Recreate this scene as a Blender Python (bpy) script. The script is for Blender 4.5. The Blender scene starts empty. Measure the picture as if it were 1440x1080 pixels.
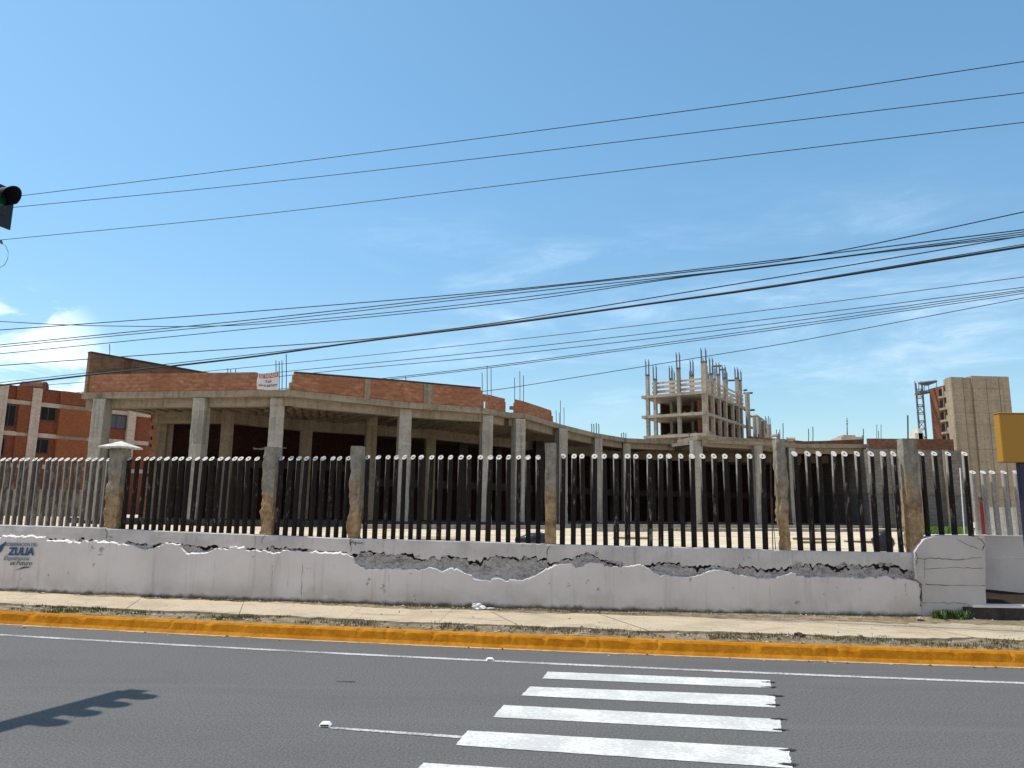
import bpy, math, random
from mathutils import Vector, Matrix, noise
random.seed(7)
S = bpy.context.scene
COL = S.collection
R = math.radians

# ------------------------------------------------------------------ camera
F_PX, PITCH, ROLL, EYE = 1060.0, R(9.74), R(0.75), 1.8
cF = Vector((0, math.cos(PITCH), math.sin(PITCH)))
cX = Vector((1, 0, 0)); cU0 = cX.cross(cF)
cR = cX*math.cos(ROLL) + cU0*math.sin(ROLL)
cU = cU0*math.cos(ROLL) - cX*math.sin(ROLL)
cam = bpy.data.objects.new('camera', bpy.data.cameras.new('camera'))
COL.objects.link(cam)
M3 = Matrix((cR, cU, -cF)).transposed()
cam.matrix_world = Matrix.Translation((0, 0, EYE)) @ M3.to_4x4()
cam.data.sensor_width = 36; cam.data.lens = F_PX/1440*36
cam.data.clip_end = 5000; cam.data.clip_start = 0.1
S.camera = cam

# ------------------------------------------------------------------ sky and sun
SUN = Vector((-2.32, 0.55, 5.35)).normalized()
EL = math.asin(SUN.z); AZ = math.atan2(SUN.x, SUN.y)
W = bpy.data.worlds.new('World'); S.world = W; W.use_nodes = True
def build_world():
    nt = W.node_tree; N = nt.nodes; L = nt.links; N.clear()
    out = N.new('ShaderNodeOutputWorld'); bg = N.new('ShaderNodeBackground')
    sky = N.new('ShaderNodeTexSky'); sky.sky_type = 'NISHITA'; sky.sun_disc = False
    sky.sun_elevation = EL; sky.sun_rotation = AZ
    sky.air_density = 1.0; sky.dust_density = 0.6; sky.ozone_density = 1.6
    bg.inputs['Strength'].default_value = 0.15
    tc = N.new('ShaderNodeTexCoord'); sep = N.new('ShaderNodeSeparateXYZ')
    L.new(tc.outputs['Generated'], sep.inputs[0])
    def math_(op, a, b=None, clamp=False):
        n = N.new('ShaderNodeMath'); n.operation = op; n.use_clamp = clamp
        for i, v in enumerate((a, b)):
            if v is None: continue
            if isinstance(v, (int, float)): n.inputs[i].default_value = v
            else: L.new(v, n.inputs[i])
        return n.outputs[0]
    def maprange(v, a, b, c=0., d=1.):
        n = N.new('ShaderNodeMapRange'); n.interpolation_type = 'SMOOTHSTEP'
        L.new(v, n.inputs[0])
        for i, x in enumerate((a, b, c, d)): n.inputs[i+1].default_value = x
        return n.outputs[0]
    def noise_(scale, loc, sc, det=8, dist=0., rough=.6, rot=0.):
        mp = N.new('ShaderNodeMapping'); mp.inputs['Location'].default_value = loc
        mp.inputs['Scale'].default_value = sc; mp.inputs['Rotation'].default_value = (0, rot, 0)
        L.new(tc.outputs['Generated'], mp.inputs[0])
        n = N.new('ShaderNodeTexNoise'); n.inputs['Scale'].default_value = scale
        n.inputs['Detail'].default_value = det; n.inputs['Distortion'].default_value = dist
        n.inputs['Roughness'].default_value = rough
        L.new(mp.outputs[0], n.inputs['Vector']); return n.outputs[0]
    def around(d, r0, r1):
        vm = N.new('ShaderNodeVectorMath'); vm.operation = 'DOT_PRODUCT'
        L.new(tc.outputs['Generated'], vm.inputs[0]); vm.inputs[1].default_value = Vector(d).normalized()
        return maprange(vm.outputs['Value'], math.cos(R(r0)), math.cos(R(r1)))
    def dirpx(x, y): return cF + cR*(x-720)/F_PX + cU*(540-y)/F_PX
    # thin cirrus veils
    c1 = maprange(noise_(3.0, (.3, 0, 0), (1, 1, 5.5), 12, .6, .62, R(-8)), .42, .78)
    fine = maprange(noise_(14.0, (0, .4, 0), (1, 1, 4.0), 8, 1.0, .65, R(-14)), .30, .75)
    c1 = math_('MULTIPLY', c1, math_('ADD', .45, fine))
    band = math_('MULTIPLY', maprange(sep.outputs[2], .10, .17), maprange(sep.outputs[2], .43, .26))
    m1 = math_('MULTIPLY', band, math_('ADD', around(dirpx(900, 420), 30, 6), math_('MULTIPLY', around(dirpx(1220, 490), 14, 3), .6), True))
    veil = math_('MULTIPLY', math_('MULTIPLY', c1, m1), 1.0, True)
    # small cumulus low on the left
    c2 = maprange(noise_(9.0, (1.7, 0, .4), (1, 1, 1.9), 10, .5, .58), .43, .56)
    m2 = around(dirpx(20, 522), 6.2, 2.6)
    cu = math_('MULTIPLY', c2, m2, True)
    hz = math_('MULTIPLY', maprange(sep.outputs[2], .42, .0), .42)
    tint = N.new('ShaderNodeMix'); tint.data_type = 'RGBA'; tint.blend_type = 'MULTIPLY'
    tint.inputs[0].default_value = 1.0
    L.new(sky.outputs[0], tint.inputs[6]); tint.inputs[7].default_value = SKYTINT
    def mix(fac, a, col):
        n = N.new('ShaderNodeMix'); n.data_type = 'RGBA'
        L.new(fac, n.inputs[0]); L.new(a, n.inputs[6]); n.inputs[7].default_value = col
        return n.outputs[2]
    o = tint.outputs[2]
    dim = N.new('ShaderNodeMix'); dim.data_type = 'RGBA'; dim.blend_type = 'MULTIPLY'
    L.new(maprange(sep.outputs[2], .50, .0), dim.inputs[0]); L.new(o, dim.inputs[6]); dim.inputs[7].default_value = (1.0, .82, .80, 1)
    o = dim.outputs[2]
    # unseen bright cloud bank added behind the camera as fill for the shaded wall
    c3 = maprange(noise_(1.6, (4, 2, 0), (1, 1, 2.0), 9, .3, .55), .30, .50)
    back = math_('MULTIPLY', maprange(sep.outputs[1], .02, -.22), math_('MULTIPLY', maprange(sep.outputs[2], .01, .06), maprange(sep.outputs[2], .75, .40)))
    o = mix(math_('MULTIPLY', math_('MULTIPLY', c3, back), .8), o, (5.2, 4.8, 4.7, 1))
    o = mix(math_('MULTIPLY', veil, .42), o, (5.0, 6.2, 7.4, 1))
    o = mix(math_('MULTIPLY', cu, .70), o, (7.0, 7.7, 8.4, 1))
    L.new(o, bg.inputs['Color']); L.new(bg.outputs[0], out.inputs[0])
SKYTINT = (.735, 1.005, .985, 1)
build_world()
sl = bpy.data.lights.new('sun', 'SUN'); sl.energy = 3.9; sl.angle = R(.53); sl.color = (1, .94, .85)
so = bpy.data.objects.new('sun', sl); COL.objects.link(so)
so.rotation_euler = SUN.to_track_quat('Z', 'Y').to_euler(); so.location = (-20, 8, 40)
S.view_settings.view_transform = 'Standard'; S.view_settings.look = 'None'
S.view_settings.exposure = 0.36; S.view_settings.gamma = 1
S.render.engine = 'CYCLES'; S.cycles.max_bounces = 6; S.cycles.use_denoising = True

# ------------------------------------------------------------------ pixel (1440 wide photo) -> place
def ray(x, y): return cF + cR*((x-720)/F_PX) + cU*((540-y)/F_PX)
O = Vector((0, 0, EYE))
def onz(x, y, z): d = ray(x, y); return O + d*((z-EYE)/d.z)
def aty(x, y, Y): d = ray(x, y); return O + d*(Y/d.y)
def q(c, x, lo=-10., hi=7.2):
    xx = min(max(x, lo), hi); a, b, k = c
    return a*xx*xx + b*xx + k + (2*a*xx+b)*(x-xx)
KT = (.0050, -.1630, 10.70); WH = (.00433, -.17322, 9.716); WB = (.00612, -.10848, 13.514)
SB = (.00507, -.15369, 12.85); SF = (.0060, -.1514, 11.35)
def wall_y(x): return q(WB, x)
def wall_t(x):
    s = (wall_y(x+.05)-wall_y(x-.05))/.1
    return Vector((1, s, 0)).normalized()
def wall_n(x): t = wall_t(x); return Vector((t.y, -t.x, 0))     # towards the street
def hit_wall(px, py, off=0.):
    d = ray(px, py); x = d.x*13.5
    for _ in range(12):
        t = (wall_y(x)-off)/d.y; x = d.x*t
    return O + d*t
def interp(tab, x):
    if x <= tab[0][0]: return tab[0][1]
    for (a, u), (b, v) in zip(tab, tab[1:]):
        if x <= b: return u + (v-u)*(x-a)/(b-a) if b > a else v
    return tab[-1][1]
def wtab(pts, off=0.): return [(p.x, p.z) for p in (hit_wall(x, y, off) for x, y in pts)]

# ------------------------------------------------------------------ mesh collector
class MB:
    def __init__(s): s.v = []; s.f = []; s.m = []
    def add(s, vs, fs, m=0):
        b = len(s.v); s.v += [tuple(v) for v in vs]
        for f in fs: s.f.append([b+i for i in f]); s.m.append(m)
    def hexa(s, p, m=0):
        s.add(p, [(3,2,1,0), (4,5,6,7), (0,1,5,4), (1,2,6,5), (2,3,7,6), (3,0,4,7)], m)
    def obox(s, c, t, l, w, h, m=0):
        """box standing on c (base centre), length l along t, width w, height h"""
        c = Vector(c); t = Vector(t).normalized(); n = Vector((-t.y, t.x, 0)); u = Vector((0, 0, 1))
        a = t*l/2; b = n*w/2
        s.hexa([c-a-b, c+a-b, c+a+b, c-a+b, c-a-b+u*h, c+a-b+u*h, c+a+b+u*h, c-a+b+u*h], m)
    def wall(s, a, b, z0, z1, th, m=0, za1=None, zb1=None):
        """upright slab from plan point a to b, thickness th to the left of a->b"""
        a = Vector((a[0], a[1], 0)); b = Vector((b[0], b[1], 0)); t = (b-a).normalized(); n = Vector((-t.y, t.x, 0))*th
        z1a = z1 if za1 is None else za1; z1b = z1 if zb1 is None else zb1
        def P(v, z): return Vector((v.x, v.y, z))
        s.hexa([P(a,z0), P(b,z0), P(b+n,z0), P(a+n,z0), P(a,z1a), P(b,z1b), P(b+n,z1b), P(a+n,z1a)], m)
    def prism(s, poly, d, m=0, mside=None):
        """extrude a planar 3D polygon by vector d"""
        n = len(poly); d = Vector(d); b = [Vector(p)+d for p in poly]
        s.add(list(poly)+b, [list(range(n))[::-1], [n+i for i in range(n)]], m)
        for i in range(n):
            j = (i+1) % n
            s.add([poly[i], poly[j], b[j], b[i]], [(0,1,2,3)], m if mside is None else mside)
    def plan(s, poly, z0, z1, m=0): s.prism([Vector((p[0], p[1], z0)) for p in poly], (0, 0, z1-z0), m)
    def tube(s, path, r, n=6, m=0, cap=True):
        path = [Vector(p) for p in path]; rings = []
        for i, p in enumerate(path):
            t = (path[min(i+1, len(path)-1)]-path[max(i-1, 0)]).normalized()
            a = t.cross(Vector((0, 0, 1)));
            if a.length < .1: a = t.cross(Vector((0, 1, 0)))
            a.normalize(); c = t.cross(a); rr = r[i] if isinstance(r, (list, tuple)) else r
            rings.append([p + (a*math.cos(k*2*math.pi/n)+c*math.sin(k*2*math.pi/n))*rr for k in range(n)])
        fs = []
        for i in range(len(path)-1):
            for k in range(n): fs.append((i*n+k, i*n+(k+1) % n, (i+1)*n+(k+1) % n, (i+1)*n+k))
        if cap: fs += [tuple(range(n))[::-1], tuple((len(path)-1)*n+k for k in range(n))]
        s.add([v for rg in rings for v in rg], fs, m)
    def blob(s, c, rx, ry, rz, seed=0, amp=.25, nu=12, nv=8, m=0, fr=1.6):
        vs = []; c = Vector(c)
        for j in range(nv+1):
            ph = math.pi*j/nv
            for i in range(nu):
                th = 2*math.pi*i/nu
                d = Vector((math.sin(ph)*math.cos(th), math.sin(ph)*math.sin(th), math.cos(ph)))
                k = 1+amp*noise.noise(d*fr+Vector((seed*3.1, seed*1.7, 0)))*2
                vs.append(c+Vector((d.x*rx*k, d.y*ry*k, d.z*rz*k)))
        fs = []
        for j in range(nv):
            for i in range(nu): fs.append((j*nu+i, (j+1)*nu+i, (j+1)*nu+(i+1) % nu, j*nu+(i+1) % nu))
        s.add(vs, fs, m)
    def build(s, name, mats, parent=None, smooth=False, base=None, bevel=0, merge=False):
        if not isinstance(mats, (list, tuple)): mats = [mats]
        off = Vector((0, 0, 0))
        if parent is not None:
            off = WLOC[parent.name]
        elif base is not None: off = Vector(base)
        elif s.v:
            xs = [v[0] for v in s.v]; ys = [v[1] for v in s.v]; zs = [v[2] for v in s.v]
            off = Vector(((min(xs)+max(xs))/2, (min(ys)+max(ys))/2, min(zs)))
        me = bpy.data.meshes.new(name)
        vs = [Vector(v)-off for v in s.v]
        me.from_pydata(vs, [], s.f)
        for mt in mats: me.materials.append(mt)
        for p, mi in zip(me.polygons, s.m): p.material_index = mi; p.use_smooth = smooth
        uv = me.uv_layers.new(name='UVMap')
        for p in me.polygons:
            n = p.normal
            if abs(n.z) < .75:
                t = Vector((-n.y, n.x, 0)).normalized()
                for li in p.loop_indices:
                    v = Vector(s.v[me.loops[li].vertex_index]); uv.data[li].uv = (v.dot(t), v.z)
            else:
                for li in p.loop_indices:
                    v = s.v[me.loops[li].vertex_index]; uv.data[li].uv = (v[0], v[1])
        o = bpy.data.objects.new(name, me); COL.objects.link(o)
        if parent is not None: o.parent = parent; WLOC[o.name] = WLOC[parent.name]
        else: o.location = off; WLOC[o.name] = off
        if bevel:
            b = o.modifiers.new('bevel', 'BEVEL'); b.width = bevel; b.segments = 2; b.limit_method = 'ANGLE'
        return o
WLOC = {}
def tag(o, label=None, cat=None, group=None, kind=None):
    if label: o['label'] = label
    if cat: o['category'] = cat
    if group: o['group'] = group
    if kind: o['kind'] = kind
    return o
def thing(name, loc, label, cat, group=None):
    o = bpy.data.objects.new(name, None); COL.objects.link(o); o.location = loc; o.empty_display_size = .2
    WLOC[o.name] = Vector(loc)
    return tag(o, label, cat, group)

# ------------------------------------------------------------------ materials
class NG:
    def __init__(s, name, rough=.9, spec=.3):
        s.mat = bpy.data.materials.new(name); s.mat.use_nodes = True
        s.nt = s.mat.node_tree; s.N = s.nt.nodes; s.L = s.nt.links
        s.b = s.N['Principled BSDF']; s.b.inputs['Roughness'].default_value = rough
        s.b.inputs['Specular IOR Level'].default_value = spec
        s.geo = s.N.new('ShaderNodeNewGeometry').outputs['Position']
        tc = s.N.new('ShaderNodeTexCoord'); s.uv = tc.outputs['UV']; s.obj = tc.outputs['Object']
    def vec(s, src, scale=(1,1,1), loc=(0,0,0), rnd=False):
        m = s.N.new('ShaderNodeMapping'); m.inputs['Scale'].default_value = scale; m.inputs['Location'].default_value = loc
        s.L.new(src, m.inputs[0])
        if rnd:
            oi = s.N.new('ShaderNodeObjectInfo'); mu = s.N.new('ShaderNodeMath'); mu.operation = 'MULTIPLY'
            s.L.new(oi.outputs['Random'], mu.inputs[0]); mu.inputs[1].default_value = 37.
            s.L.new(mu.outputs[0], m.inputs['Location'])
        return m.outputs[0]
    def noise(s, v, scale, detail=8, rough=.6, dist=0.):
        n = s.N.new('ShaderNodeTexNoise'); s.L.new(v, n.inputs['Vector']); n.inputs['Scale'].default_value = scale
        n.inputs['Detail'].default_value = detail; n.inputs['Roughness'].default_value = rough; n.inputs['Distortion'].default_value = dist
        return n.outputs[0]
    def voro(s, v, scale, feature='F1'):
        n = s.N.new('ShaderNodeTexVoronoi'); s.L.new(v, n.inputs['Vector']); n.inputs['Scale'].default_value = scale; n.feature = feature
        return n.outputs['Distance']
    def rng(s, v, a, b, c=0., d=1., smooth=True):
        n = s.N.new('ShaderNodeMapRange'); n.interpolation_type = 'SMOOTHSTEP' if smooth else 'LINEAR'
        s.L.new(v, n.inputs[0])
        for i, x in enumerate((a, b, c, d)): n.inputs[i+1].default_value = x
        return n.outputs[0]
    def mul(s, a, b, op='MULTIPLY'):
        n = s.N.new('ShaderNodeMath'); n.operation = op; n.use_clamp = False
        for i, x in enumerate((a, b)):
            if isinstance(x, (int, float)): n.inputs[i].default_value = x
            else: s.L.new(x, n.inputs[i])
        return n.outputs[0]
    def mix(s, fac, a, b, blend='MIX'):
        n = s.N.new('ShaderNodeMix'); n.data_type = 'RGBA'; n.blend_type = blend
        for i, x in ((0, fac), (6, a), (7, b)):
            if isinstance(x, (int, float)): n.inputs[i].default_value = x
            elif isinstance(x, tuple): n.inputs[i].default_value = (*x, 1) if len(x) == 3 else x
            else: s.L.new(x, n.inputs[i])
        return n.outputs[2]
    def color(s, c):
        if isinstance(c, tuple): s.b.inputs['Base Color'].default_value = (*c, 1)
        else: s.L.new(c, s.b.inputs['Base Color'])
    def bump(s, h, strength=.4, dist=.02):
        n = s.N.new('ShaderNodeBump'); n.inputs['Strength'].default_value = strength; n.inputs['Distance'].default_value = dist
        s.L.new(h, n.inputs['Height']); s.L.new(n.outputs[0], s.b.inputs['Normal'])
    def roughness(s, v): s.L.new(v, s.b.inputs['Roughness'])

def m_flat(name, c, rough=.6, var=.15, scale=6., spec=.3, metal=0., bump=0.):
    g = NG(name, rough, spec); g.b.inputs['Metallic'].default_value = metal
    n = g.noise(g.geo, scale, 6)
    g.color(g.mix(n, tuple(x*(1-var) for x in c), tuple(min(1, x*(1+var)) for x in c)))
    if bump: g.bump(g.noise(g.geo, scale*5, 5), bump, .01)
    return g.mat
def m_concrete(name, c, stain=(.10,.085,.07), amount=.5, scale=1.0, streak=.5, board=True, bump=.35):
    g = NG(name, .92, .2)
    big = g.noise(g.geo, .7*scale, 6); fine = g.noise(g.geo, 9*scale, 10, .7)
    vs = g.noise(g.vec(g.geo, (2.4*scale, 2.4*scale, .16*scale)), 2.0, 6, .65)
    col = g.mix(g.rng(fine, .3, .7), tuple(x*.8 for x in c), tuple(x*1.18 for x in c))
    col = g.mix(g.mul(g.rng(big, .42, .68), amount*.6), col, stain)
    col = g.mix(g.mul(g.rng(vs, .46, .66), streak*1.0), col, tuple(x*.40 for x in c))
    pj = g.noise(g.vec(g.geo, (.25, .25, 2.6)), 1.3, 3)
    col = g.mix(g.mul(g.rng(pj, .55, .60), .28), col, tuple(x*1.35 for x in c))
    col = g.mix(g.mul(g.rng(g.noise(g.geo, 3.3*scale, 4), .58, .75), .35), col, tuple(min(1, x*1.5) for x in c))
    g.color(col)
    h = fine
    if board:
        w = g.noise(g.vec(g.geo, (9, 9, .3)), 1.5, 2)
        h = g.mul(fine, g.mul(w, 1.3), 'ADD')
    g.bump(h, bump, .02)
    return g.mat
def m_brick(name, c1, c2, mortar, bw=.30, bh=.15, ms=.014, dirt=.4, bump=.6):
    g = NG(name, .95, .15)
    b = g.N.new('ShaderNodeTexBrick'); g.L.new(g.uv, b.inputs['Vector'])
    b.inputs['Scale'].default_value = 1; b.inputs['Brick Width'].default_value = bw; b.inputs['Row Height'].default_value = bh
    b.inputs['Mortar Size'].default_value = ms; b.inputs['Mortar Smooth'].default_value = .3; b.inputs['Bias'].default_value = 0
    b.inputs['Color1'].default_value = (*c1, 1); b.inputs['Color2'].default_value = (*c2, 1); b.inputs['Mortar'].default_value = (*mortar, 1)
    n = g.noise(g.geo, 5, 8, .65); big = g.noise(g.geo, .5, 5)
    cell = g.noise(g.vec(g.uv, (1/bw, 1/bh, 1)), 1.1, 1)
    col = g.mix(g.mul(g.rng(cell, .40, .66), .45), b.outputs['Color'], tuple(x*.45 for x in c1))
    col = g.mix(g.mul(g.rng(n, .45, .75), .3), col, tuple(x*.5 for x in c1))
    mo = g.noise(g.geo, 2.2, 6)
    col = g.mix(g.mul(g.rng(mo, .56, .7), .6), col, mortar)
    col = g.mix(g.mul(g.rng(big, .45, .65), dirt), col, tuple(x*.45 for x in c2))
    g.color(col)
    g.bump(g.mul(g.mul(b.outputs['Fac'], -1.), g.mul(n, .4), 'ADD'), bump, .02)
    return g.mat

M = {}
def mats():
    # asphalt
    g = NG('asphalt', .80, .28)
    sp = g.noise(g.geo, 48, 6, .85); sp2 = g.voro(g.geo, 60); big = g.noise(g.vec(g.geo, (.35, 1.1, 1)), .55, 6)
    col = g.mix(g.rng(sp, .31, .69), (.040, .039, .0385), (.160, .154, .149))
    col = g.mix(g.mul(g.rng(sp2, .22, .05), .35), col, (.42, .41, .40))
    col = g.mix(g.mul(g.rng(big, .45, .7), .35), col, (.066, .065, .066))
    tr = g.noise(g.vec(g.geo, (.06, 1.6, 1), (2, 0, 0)), 1.0, 4)
    col = g.mix(g.mul(g.rng(tr, .5, .72), .35), col, (.135, .132, .131))
    sp3 = g.noise(g.geo, 3.0, 6, .7)
    col = g.mix(g.mul(g.rng(sp3, .62, .72), .3), col, (.07, .07, .072))
    g.color(col); g.bump(g.mul(sp, g.mul(sp2, .7), 'ADD'), .55, .006); M['asphalt'] = g.mat
    # road paint
    g = NG('road_paint', .75, .3)
    n = g.noise(g.vec(g.geo, (1, 2.5, 1)), 22, 8, .75); n2 = g.noise(g.geo, 2.2, 5)
    f = g.rng(g.mul(n, g.mul(n2, .45), 'ADD'), .55, .78)
    f2 = g.noise(g.vec(g.geo, (.8, 14, 1)), 3.0, 5)
    col = g.mix(g.rng(f2, .35, .7), (.66, .66, .64), (.80, .80, .78))
    g.color(g.mix(g.mul(f, .65), col, (.26, .26, .25))); g.bump(n, .3, .004); M['road_paint'] = g.mat
    g = NG('worn_road_paint', .8, .3)
    n = g.noise(g.geo, 30, 8, .75); n2 = g.noise(g.geo, 1.3, 4)
    f = g.rng(g.mul(n, g.mul(n2, .6), 'ADD'), .62, .95)
    g.color(g.mix(f, (.56, .55, .55), (.17, .17, .17))); M['line_paint'] = g.mat
    M['tar'] = m_flat('tar', (.018, .018, .02), .55, .3, 20)
    # kerb
    g = NG('kerb_paint', .9, .06)
    n = g.noise(g.geo, 7, 9, .7); big = g.noise(g.geo, .8, 5); ch = g.noise(g.geo, 16, 6, .7)
    col = g.mix(g.rng(n, .3, .7), (.33, .120, .006), (.47, .200, .016))
    col = g.mix(g.mul(g.rng(big, .45, .7), .5), col, (.26, .078, .003))
    dirt = g.noise(g.vec(g.geo, (1.5, 1.5, 5)), 3.0, 7, .7)
    col = g.mix(g.mul(g.rng(dirt, .55, .75), .45), col, (.22, .12, .04))
    col = g.mix(g.mul(g.rng(ch, .66, .72), .8), col, (.42, .36, .26))
    g.color(col); g.bump(g.mul(n, ch, 'ADD'), .5, .015); M['kerb'] = g.mat
    # sidewalk
    g = NG('sidewalk_concrete', .93, .2)
    n = g.noise(g.geo, 30, 8, .7); big = g.noise(g.geo, 1.1, 7, .65); st = g.noise(g.vec(g.geo, (.4, 1.4, 1)), 1.6, 8, .7)
    col = g.mix(g.rng(n, .3, .7), (.35, .285, .205), (.50, .415, .30))
    col = g.mix(g.mul(g.rng(big, .45, .7), .6), col, (.29, .23, .16))
    col = g.mix(g.mul(g.rng(st, .54, .64), .75), col, (.24, .19, .13))
    crk = g.voro(g.vec(g.geo, (1, 1, 1), (3, 1, 0)), .55, 'DISTANCE_TO_EDGE')
    col = g.mix(g.mul(g.rng(crk, .006, .0), .55), col, (.17, .14, .10))
    g.color(col); g.bump(n, .4, .01); M['sidewalk'] = g.mat
    # dry verge soil
    g = NG('verge_soil', 1., .1)
    n = g.noise(g.geo, 6, 10, .75); n2 = g.noise(g.geo, 40, 6, .7); n3 = g.noise(g.geo, .9, 5)
    col = g.mix(g.rng(n, .32, .68), (.12, .09, .057), (.38, .31, .215))
    col = g.mix(g.mul(g.rng(n2, .5, .7), .6), col, (.42, .36, .27))
    col = g.mix(g.mul(g.rng(n3, .45, .6), .45), col, (.13, .11, .06))
    g.color(col); g.bump(g.mul(n, n2, 'ADD'), .8, .04); M['soil'] = g.mat
    # building-lot ground
    g = NG('lot_ground', 1., .1)
    n = g.noise(g.geo, 2.2, 9, .7); n2 = g.noise(g.vec(g.geo, (.25, 1.2, 1)), .9, 6, .6); n3 = g.noise(g.geo, 22, 5)
    col = g.mix(g.rng(n, .3, .7), (.42, .34, .235), (.62, .53, .40))
    col = g.mix(g.mul(g.rng(n2, .50, .66), .75), col, (.25, .175, .10))
    col = g.mix(g.mul(g.rng(n3, .58, .7), .4), col, (.62, .56, .46))
    g.color(col); g.bump(n, .6, .05); M['lot'] = g.mat
    M['earth'] = m_flat('shadow_dark_earth', (.030, .023, .016), 1., .5, 9, .1, 0, .8)  # shadow of pier and wall put into the dark recess earth
    # white-washed wall
    g = NG('whitewash', .88, .25)
    big = g.noise(g.geo, .8, 6); st = g.noise(g.vec(g.geo, (3.5, 3.5, .22)), 1.7, 8, .7); fine = g.noise(g.geo, 18, 8, .7)
    col = g.mix(g.rng(big, .35, .7), (.70, .645, .62), (.60, .55, .53))
    col = g.mix(g.mul(g.rng(st, .52, .72), .6), col, (.38, .34, .315))
    st2 = g.noise(g.vec(g.geo, (16, 16, .5)), 1.0, 5, .7)
    col = g.mix(g.mul(g.rng(st2, .64, .72), .55), col, (.26, .23, .21))
    col = g.mix(g.mul(g.rng(fine, .62, .72), .5), col, (.32, .285, .265))
    spots = g.noise(g.geo, 4.2, 5, .55)
    col = g.mix(g.mul(g.rng(spots, .665, .70), .65), col, (.20, .175, .16))
    sep = g.N.new('ShaderNodeSeparateXYZ'); g.L.new(g.geo, sep.inputs[0])
    low = g.mul(g.rng(sep.outputs[2], .62, .2), g.rng(g.noise(g.geo, 1.6, 7, .7), .35, .65))
    col = g.mix(g.mul(low, .5), col, (.43, .36, .26))
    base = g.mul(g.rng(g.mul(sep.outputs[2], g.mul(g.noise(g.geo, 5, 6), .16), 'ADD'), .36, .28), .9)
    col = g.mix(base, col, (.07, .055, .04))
    g.color(col); g.bump(g.mul(fine, big, 'ADD'), .25, .012); M['whitewash'] = g.mat
    g = NG('ring_beam_wash', .9, .2)
    big = g.noise(g.geo, 1.4, 7); st = g.noise(g.vec(g.geo, (5, 5, .5)), 1.9, 8, .7); fine = g.noise(g.geo, 24, 8, .7)
    col = g.mix(g.rng(big, .35, .7), (.60, .56, .545), (.45, .42, .41))
    col = g.mix(g.mul(g.rng(st, .52, .74), .55), col, (.25, .24, .24))
    col = g.mix(g.mul(g.rng(g.noise(g.geo, 3.1, 8, .75), .62, .70), .7), col, (.15, .14, .135))
    col = g.mix(g.mul(g.rng(fine, .64, .76), .5), col, (.22, .21, .20))
    g.color(col); g.bump(g.mul(fine, big, 'ADD'), .4, .015); M['ring'] = g.mat
    g = NG('grey_wash', .9, .2)
    big = g.noise(g.geo, 1.2, 6); fine = g.noise(g.geo, 20, 8, .7)
    col = g.mix(g.rng(big, .35, .7), (.53, .495, .48), (.43, .40, .385))
    col = g.mix(g.mul(g.rng(fine, .62, .76), .5), col, (.25, .24, .235))
    g.color(col); g.bump(g.mul(fine, big, 'ADD'), .35, .012); M['greywash'] = g.mat
    # broken core of wall
    g = NG('broken_core', 1., .1)
    v = g.voro(g.geo, 16); n = g.noise(g.geo, 14, 10, .75)
    n2 = g.noise(g.vec(g.geo, (1, 1, 1.8)), 9, 9, .8)
    pale = g.mix(g.rng(n, .32, .68), (.60, .565, .555), (.78, .735, .715))
    pale = g.mix(g.mul(g.rng(n2, .56, .64), .75), pale, (.13, .12, .115))
    col = g.mix(g.mul(g.rng(g.noise(g.vec(g.geo, (.7, .7, 2.5)), 2.3, 6, .7), .55, .63), .55), pale, (.22, .205, .195))
    g.color(col); g.bump(g.mul(v, n, 'ADD'), 1.0, .10); M['core'] = g.mat
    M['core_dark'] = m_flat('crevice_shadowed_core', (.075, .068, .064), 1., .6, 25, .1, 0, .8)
    M['fresh'] = m_flat('fresh_plaster_edge', (.70, .665, .63), .9, .06, 30)
    M['crack'] = m_flat('crack', (.06, .055, .052), 1., .4, 30)
    # fence
    def bar(name, c, peel, amt, thr, bare=1.15, edge=-.42):  # bare, edge: start height and side of the painted sunlit edge
        g = NG(name, .85, .12)
        v = g.vec(g.obj, (9, 9, 2.2), (0, 0, 0), True)
        n = g.noise(v, 2.1, 9, .75); n2 = g.noise(g.vec(g.obj, (30, 30, 9), (0,0,0), True), 1.5, 5, .7); b = g.noise(v, .4, 3)
        col = g.mix(g.rng(n2, .3, .7), tuple(x*.7 for x in c), tuple(x*1.3 for x in c))
        f = g.rng(g.mul(n, g.mul(b, .5), 'ADD'), thr, thr+.10)
        col = g.mix(g.mul(f, amt), col, peel)
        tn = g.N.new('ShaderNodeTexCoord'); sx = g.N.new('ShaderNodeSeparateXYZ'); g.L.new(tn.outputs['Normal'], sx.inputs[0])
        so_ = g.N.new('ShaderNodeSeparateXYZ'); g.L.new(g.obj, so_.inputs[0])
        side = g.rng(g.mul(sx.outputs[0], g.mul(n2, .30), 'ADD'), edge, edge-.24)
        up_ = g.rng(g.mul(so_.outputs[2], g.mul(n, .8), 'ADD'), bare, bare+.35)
        col = g.mix(g.mul(g.mul(side, up_), .85), col, (.40, .365, .325))  # pale left side of the bar, sunlight put into the colour
        g.color(col); g.bump(g.mul(n, n2, 'ADD'), .4, .006); return g.mat
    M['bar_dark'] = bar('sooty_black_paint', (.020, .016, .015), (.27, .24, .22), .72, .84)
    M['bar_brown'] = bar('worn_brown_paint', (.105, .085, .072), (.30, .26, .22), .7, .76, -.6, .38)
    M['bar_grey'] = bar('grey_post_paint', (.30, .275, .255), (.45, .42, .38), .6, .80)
    g = NG('white_tip_paint', .8, .3); n = g.noise(g.vec(g.obj, (20, 20, 20), (0,0,0), True), 2., 6, .7)
    g.color(g.mix(g.rng(n, .40, .74), (.54, .505, .46), (.27, .245, .215))); M['tip'] = g.mat
    # fence posts
    g = NG('stained_post', .95, .15)
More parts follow.
